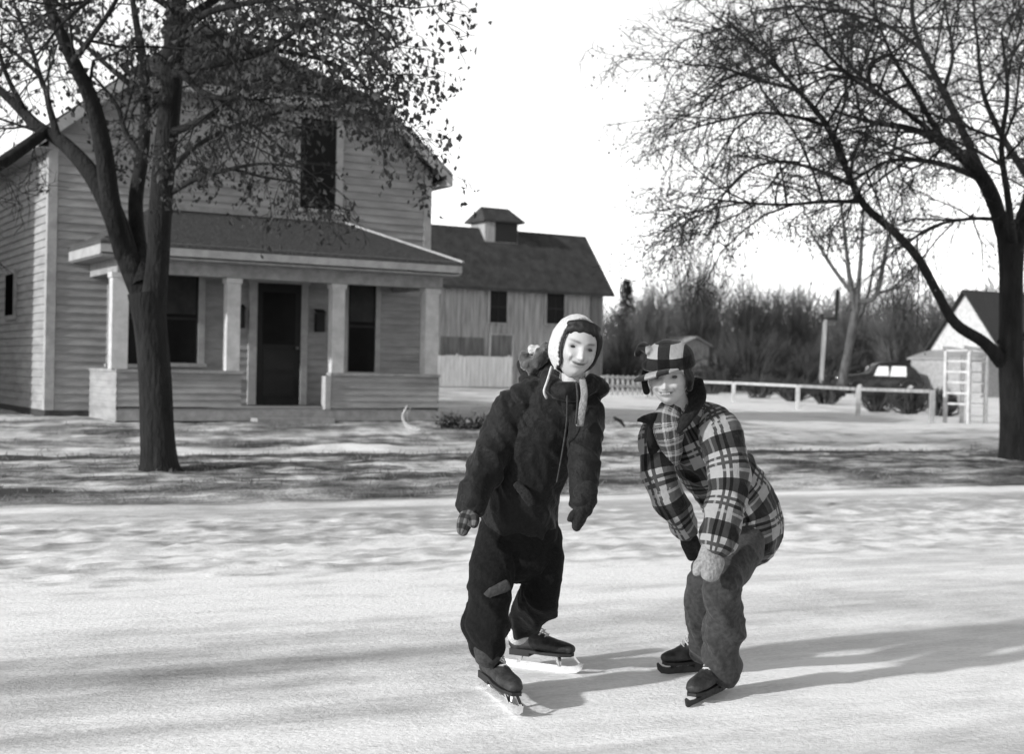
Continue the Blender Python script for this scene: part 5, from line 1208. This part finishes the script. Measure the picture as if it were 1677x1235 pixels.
# collar points, dark collar lining, open shirt
b = Blob(); b.chain([P(1140, 628, 5.10), P(1140, 660, 5.05), P(1122, 690, 5.01), P(1110, 708, 5.005)], [.034, .044, .032, .012], [.5] * 4, side=(.6, -.5, .5)); b.chain([P(1140, 632, 5.14), P(1128, 655, 5.18), P(1095, 668, 5.17)], [.032, .036, .028]); sub('collar', b.mesh('collar', .0045, 2, wrinkle(.003)), M['scarf'], jk)
b = Blob(); b.chain([P(1080, 690, 5.06), P(1066, 686, 5.02), P(1044, 688, 5.0)], [.034, .026, .008], [.4] * 3, side=(.2, -.4, .8)); b.chain([P(1070, 700, 5.065), P(1070, 730, 5.065), P(1078, 762, 5.07)], [.020, .024, .014], [.5] * 3, side=(1, 0, 0)); sub('collar', b.mesh('collar', .0045, 2, wrinkle(.002)), M['scarf'], jk)
b = Blob(); b.chain([P(1100, 664, 5.06), P(1092, 686, 5.035), P(1096, 712, 5.035), P(1100, 736, 5.06), P(1102, 758, 5.085)], [.040, .050, .052, .040, .026], [.55] * 5, side=(1, 0, 0)); sh_m = b.mesh('shirt', .0045, 2, wrinkle(.004, 30, 50), weave=True)
o = put('shirt', sh_m, M['shirt'], boy)
b = Blob(); b.chain([P(1238, 808, 5.31), P(1236, 838, 5.31), P(1232, 852, 5.31)], [.035, .04, .03], [.35] * 3, side=(1, .3, 0)); sub('pocket', b.mesh('pocket', .0045, 2, wrinkle(.002)), M['greycloth'], jk)
# jeans
b = Blob()
b.chain([P(1222, 868, 5.44), P(1221, 888, 5.43)], [.106, .106], [.95] * 2)
b.chain([P(1222, 872, 5.40), P(1208, 915, 5.22), P(1184, 960, 5.065), P(1184, 1010, 5.09), P(1184, 1060, 5.12), P(1184, 1096, 5.14)], [.090, .080, .068, .062, .064, .066])
b.chain([P(1200, 868, 5.50), P(1172, 915, 5.42), P(1154, 958, 5.32), P(1152, 1010, 5.42), P(1152, 1062, 5.50)], [.09, .074, .064, .060, .060])
put('jeans', b.mesh('jeans', .0062, 3, lambda c, w: 1.1 * pantfold(c, w)), M['jeans'], boy)
# mittens on the knees
b = Blob(); mitten(b, P(1163, 896, 4.955), P(1164, 944, 4.915), (-.9, -.2, -.3), .047, .6, (1, .2, 0)); put('mitten', b.mesh('mitten', .0045, 2, wrinkle(.003, 25, 60)), M['mittenlight'], boy)
b = Blob(); mitten(b, P(1124, 868, 5.16), P(1136, 912, 5.19), (.8, -.4, -.3), .034, .62, (1, .2, 0)); put('mitten', b.mesh('mitten', .0045, 2, wrinkle(.002, 25, 60)), M['mitten'], boy)
skate('skate', onice(1190, 1128), onice(1126, 1160), boy, 'near dark skate boot angled towards the camera', H=.05, bladec='leather', tipup=-.03)
skate('skate', onice(1158, 1100), onice(1080, 1106), boy, 'far dark skate boot pointing left', H=.045, bladec='leather')
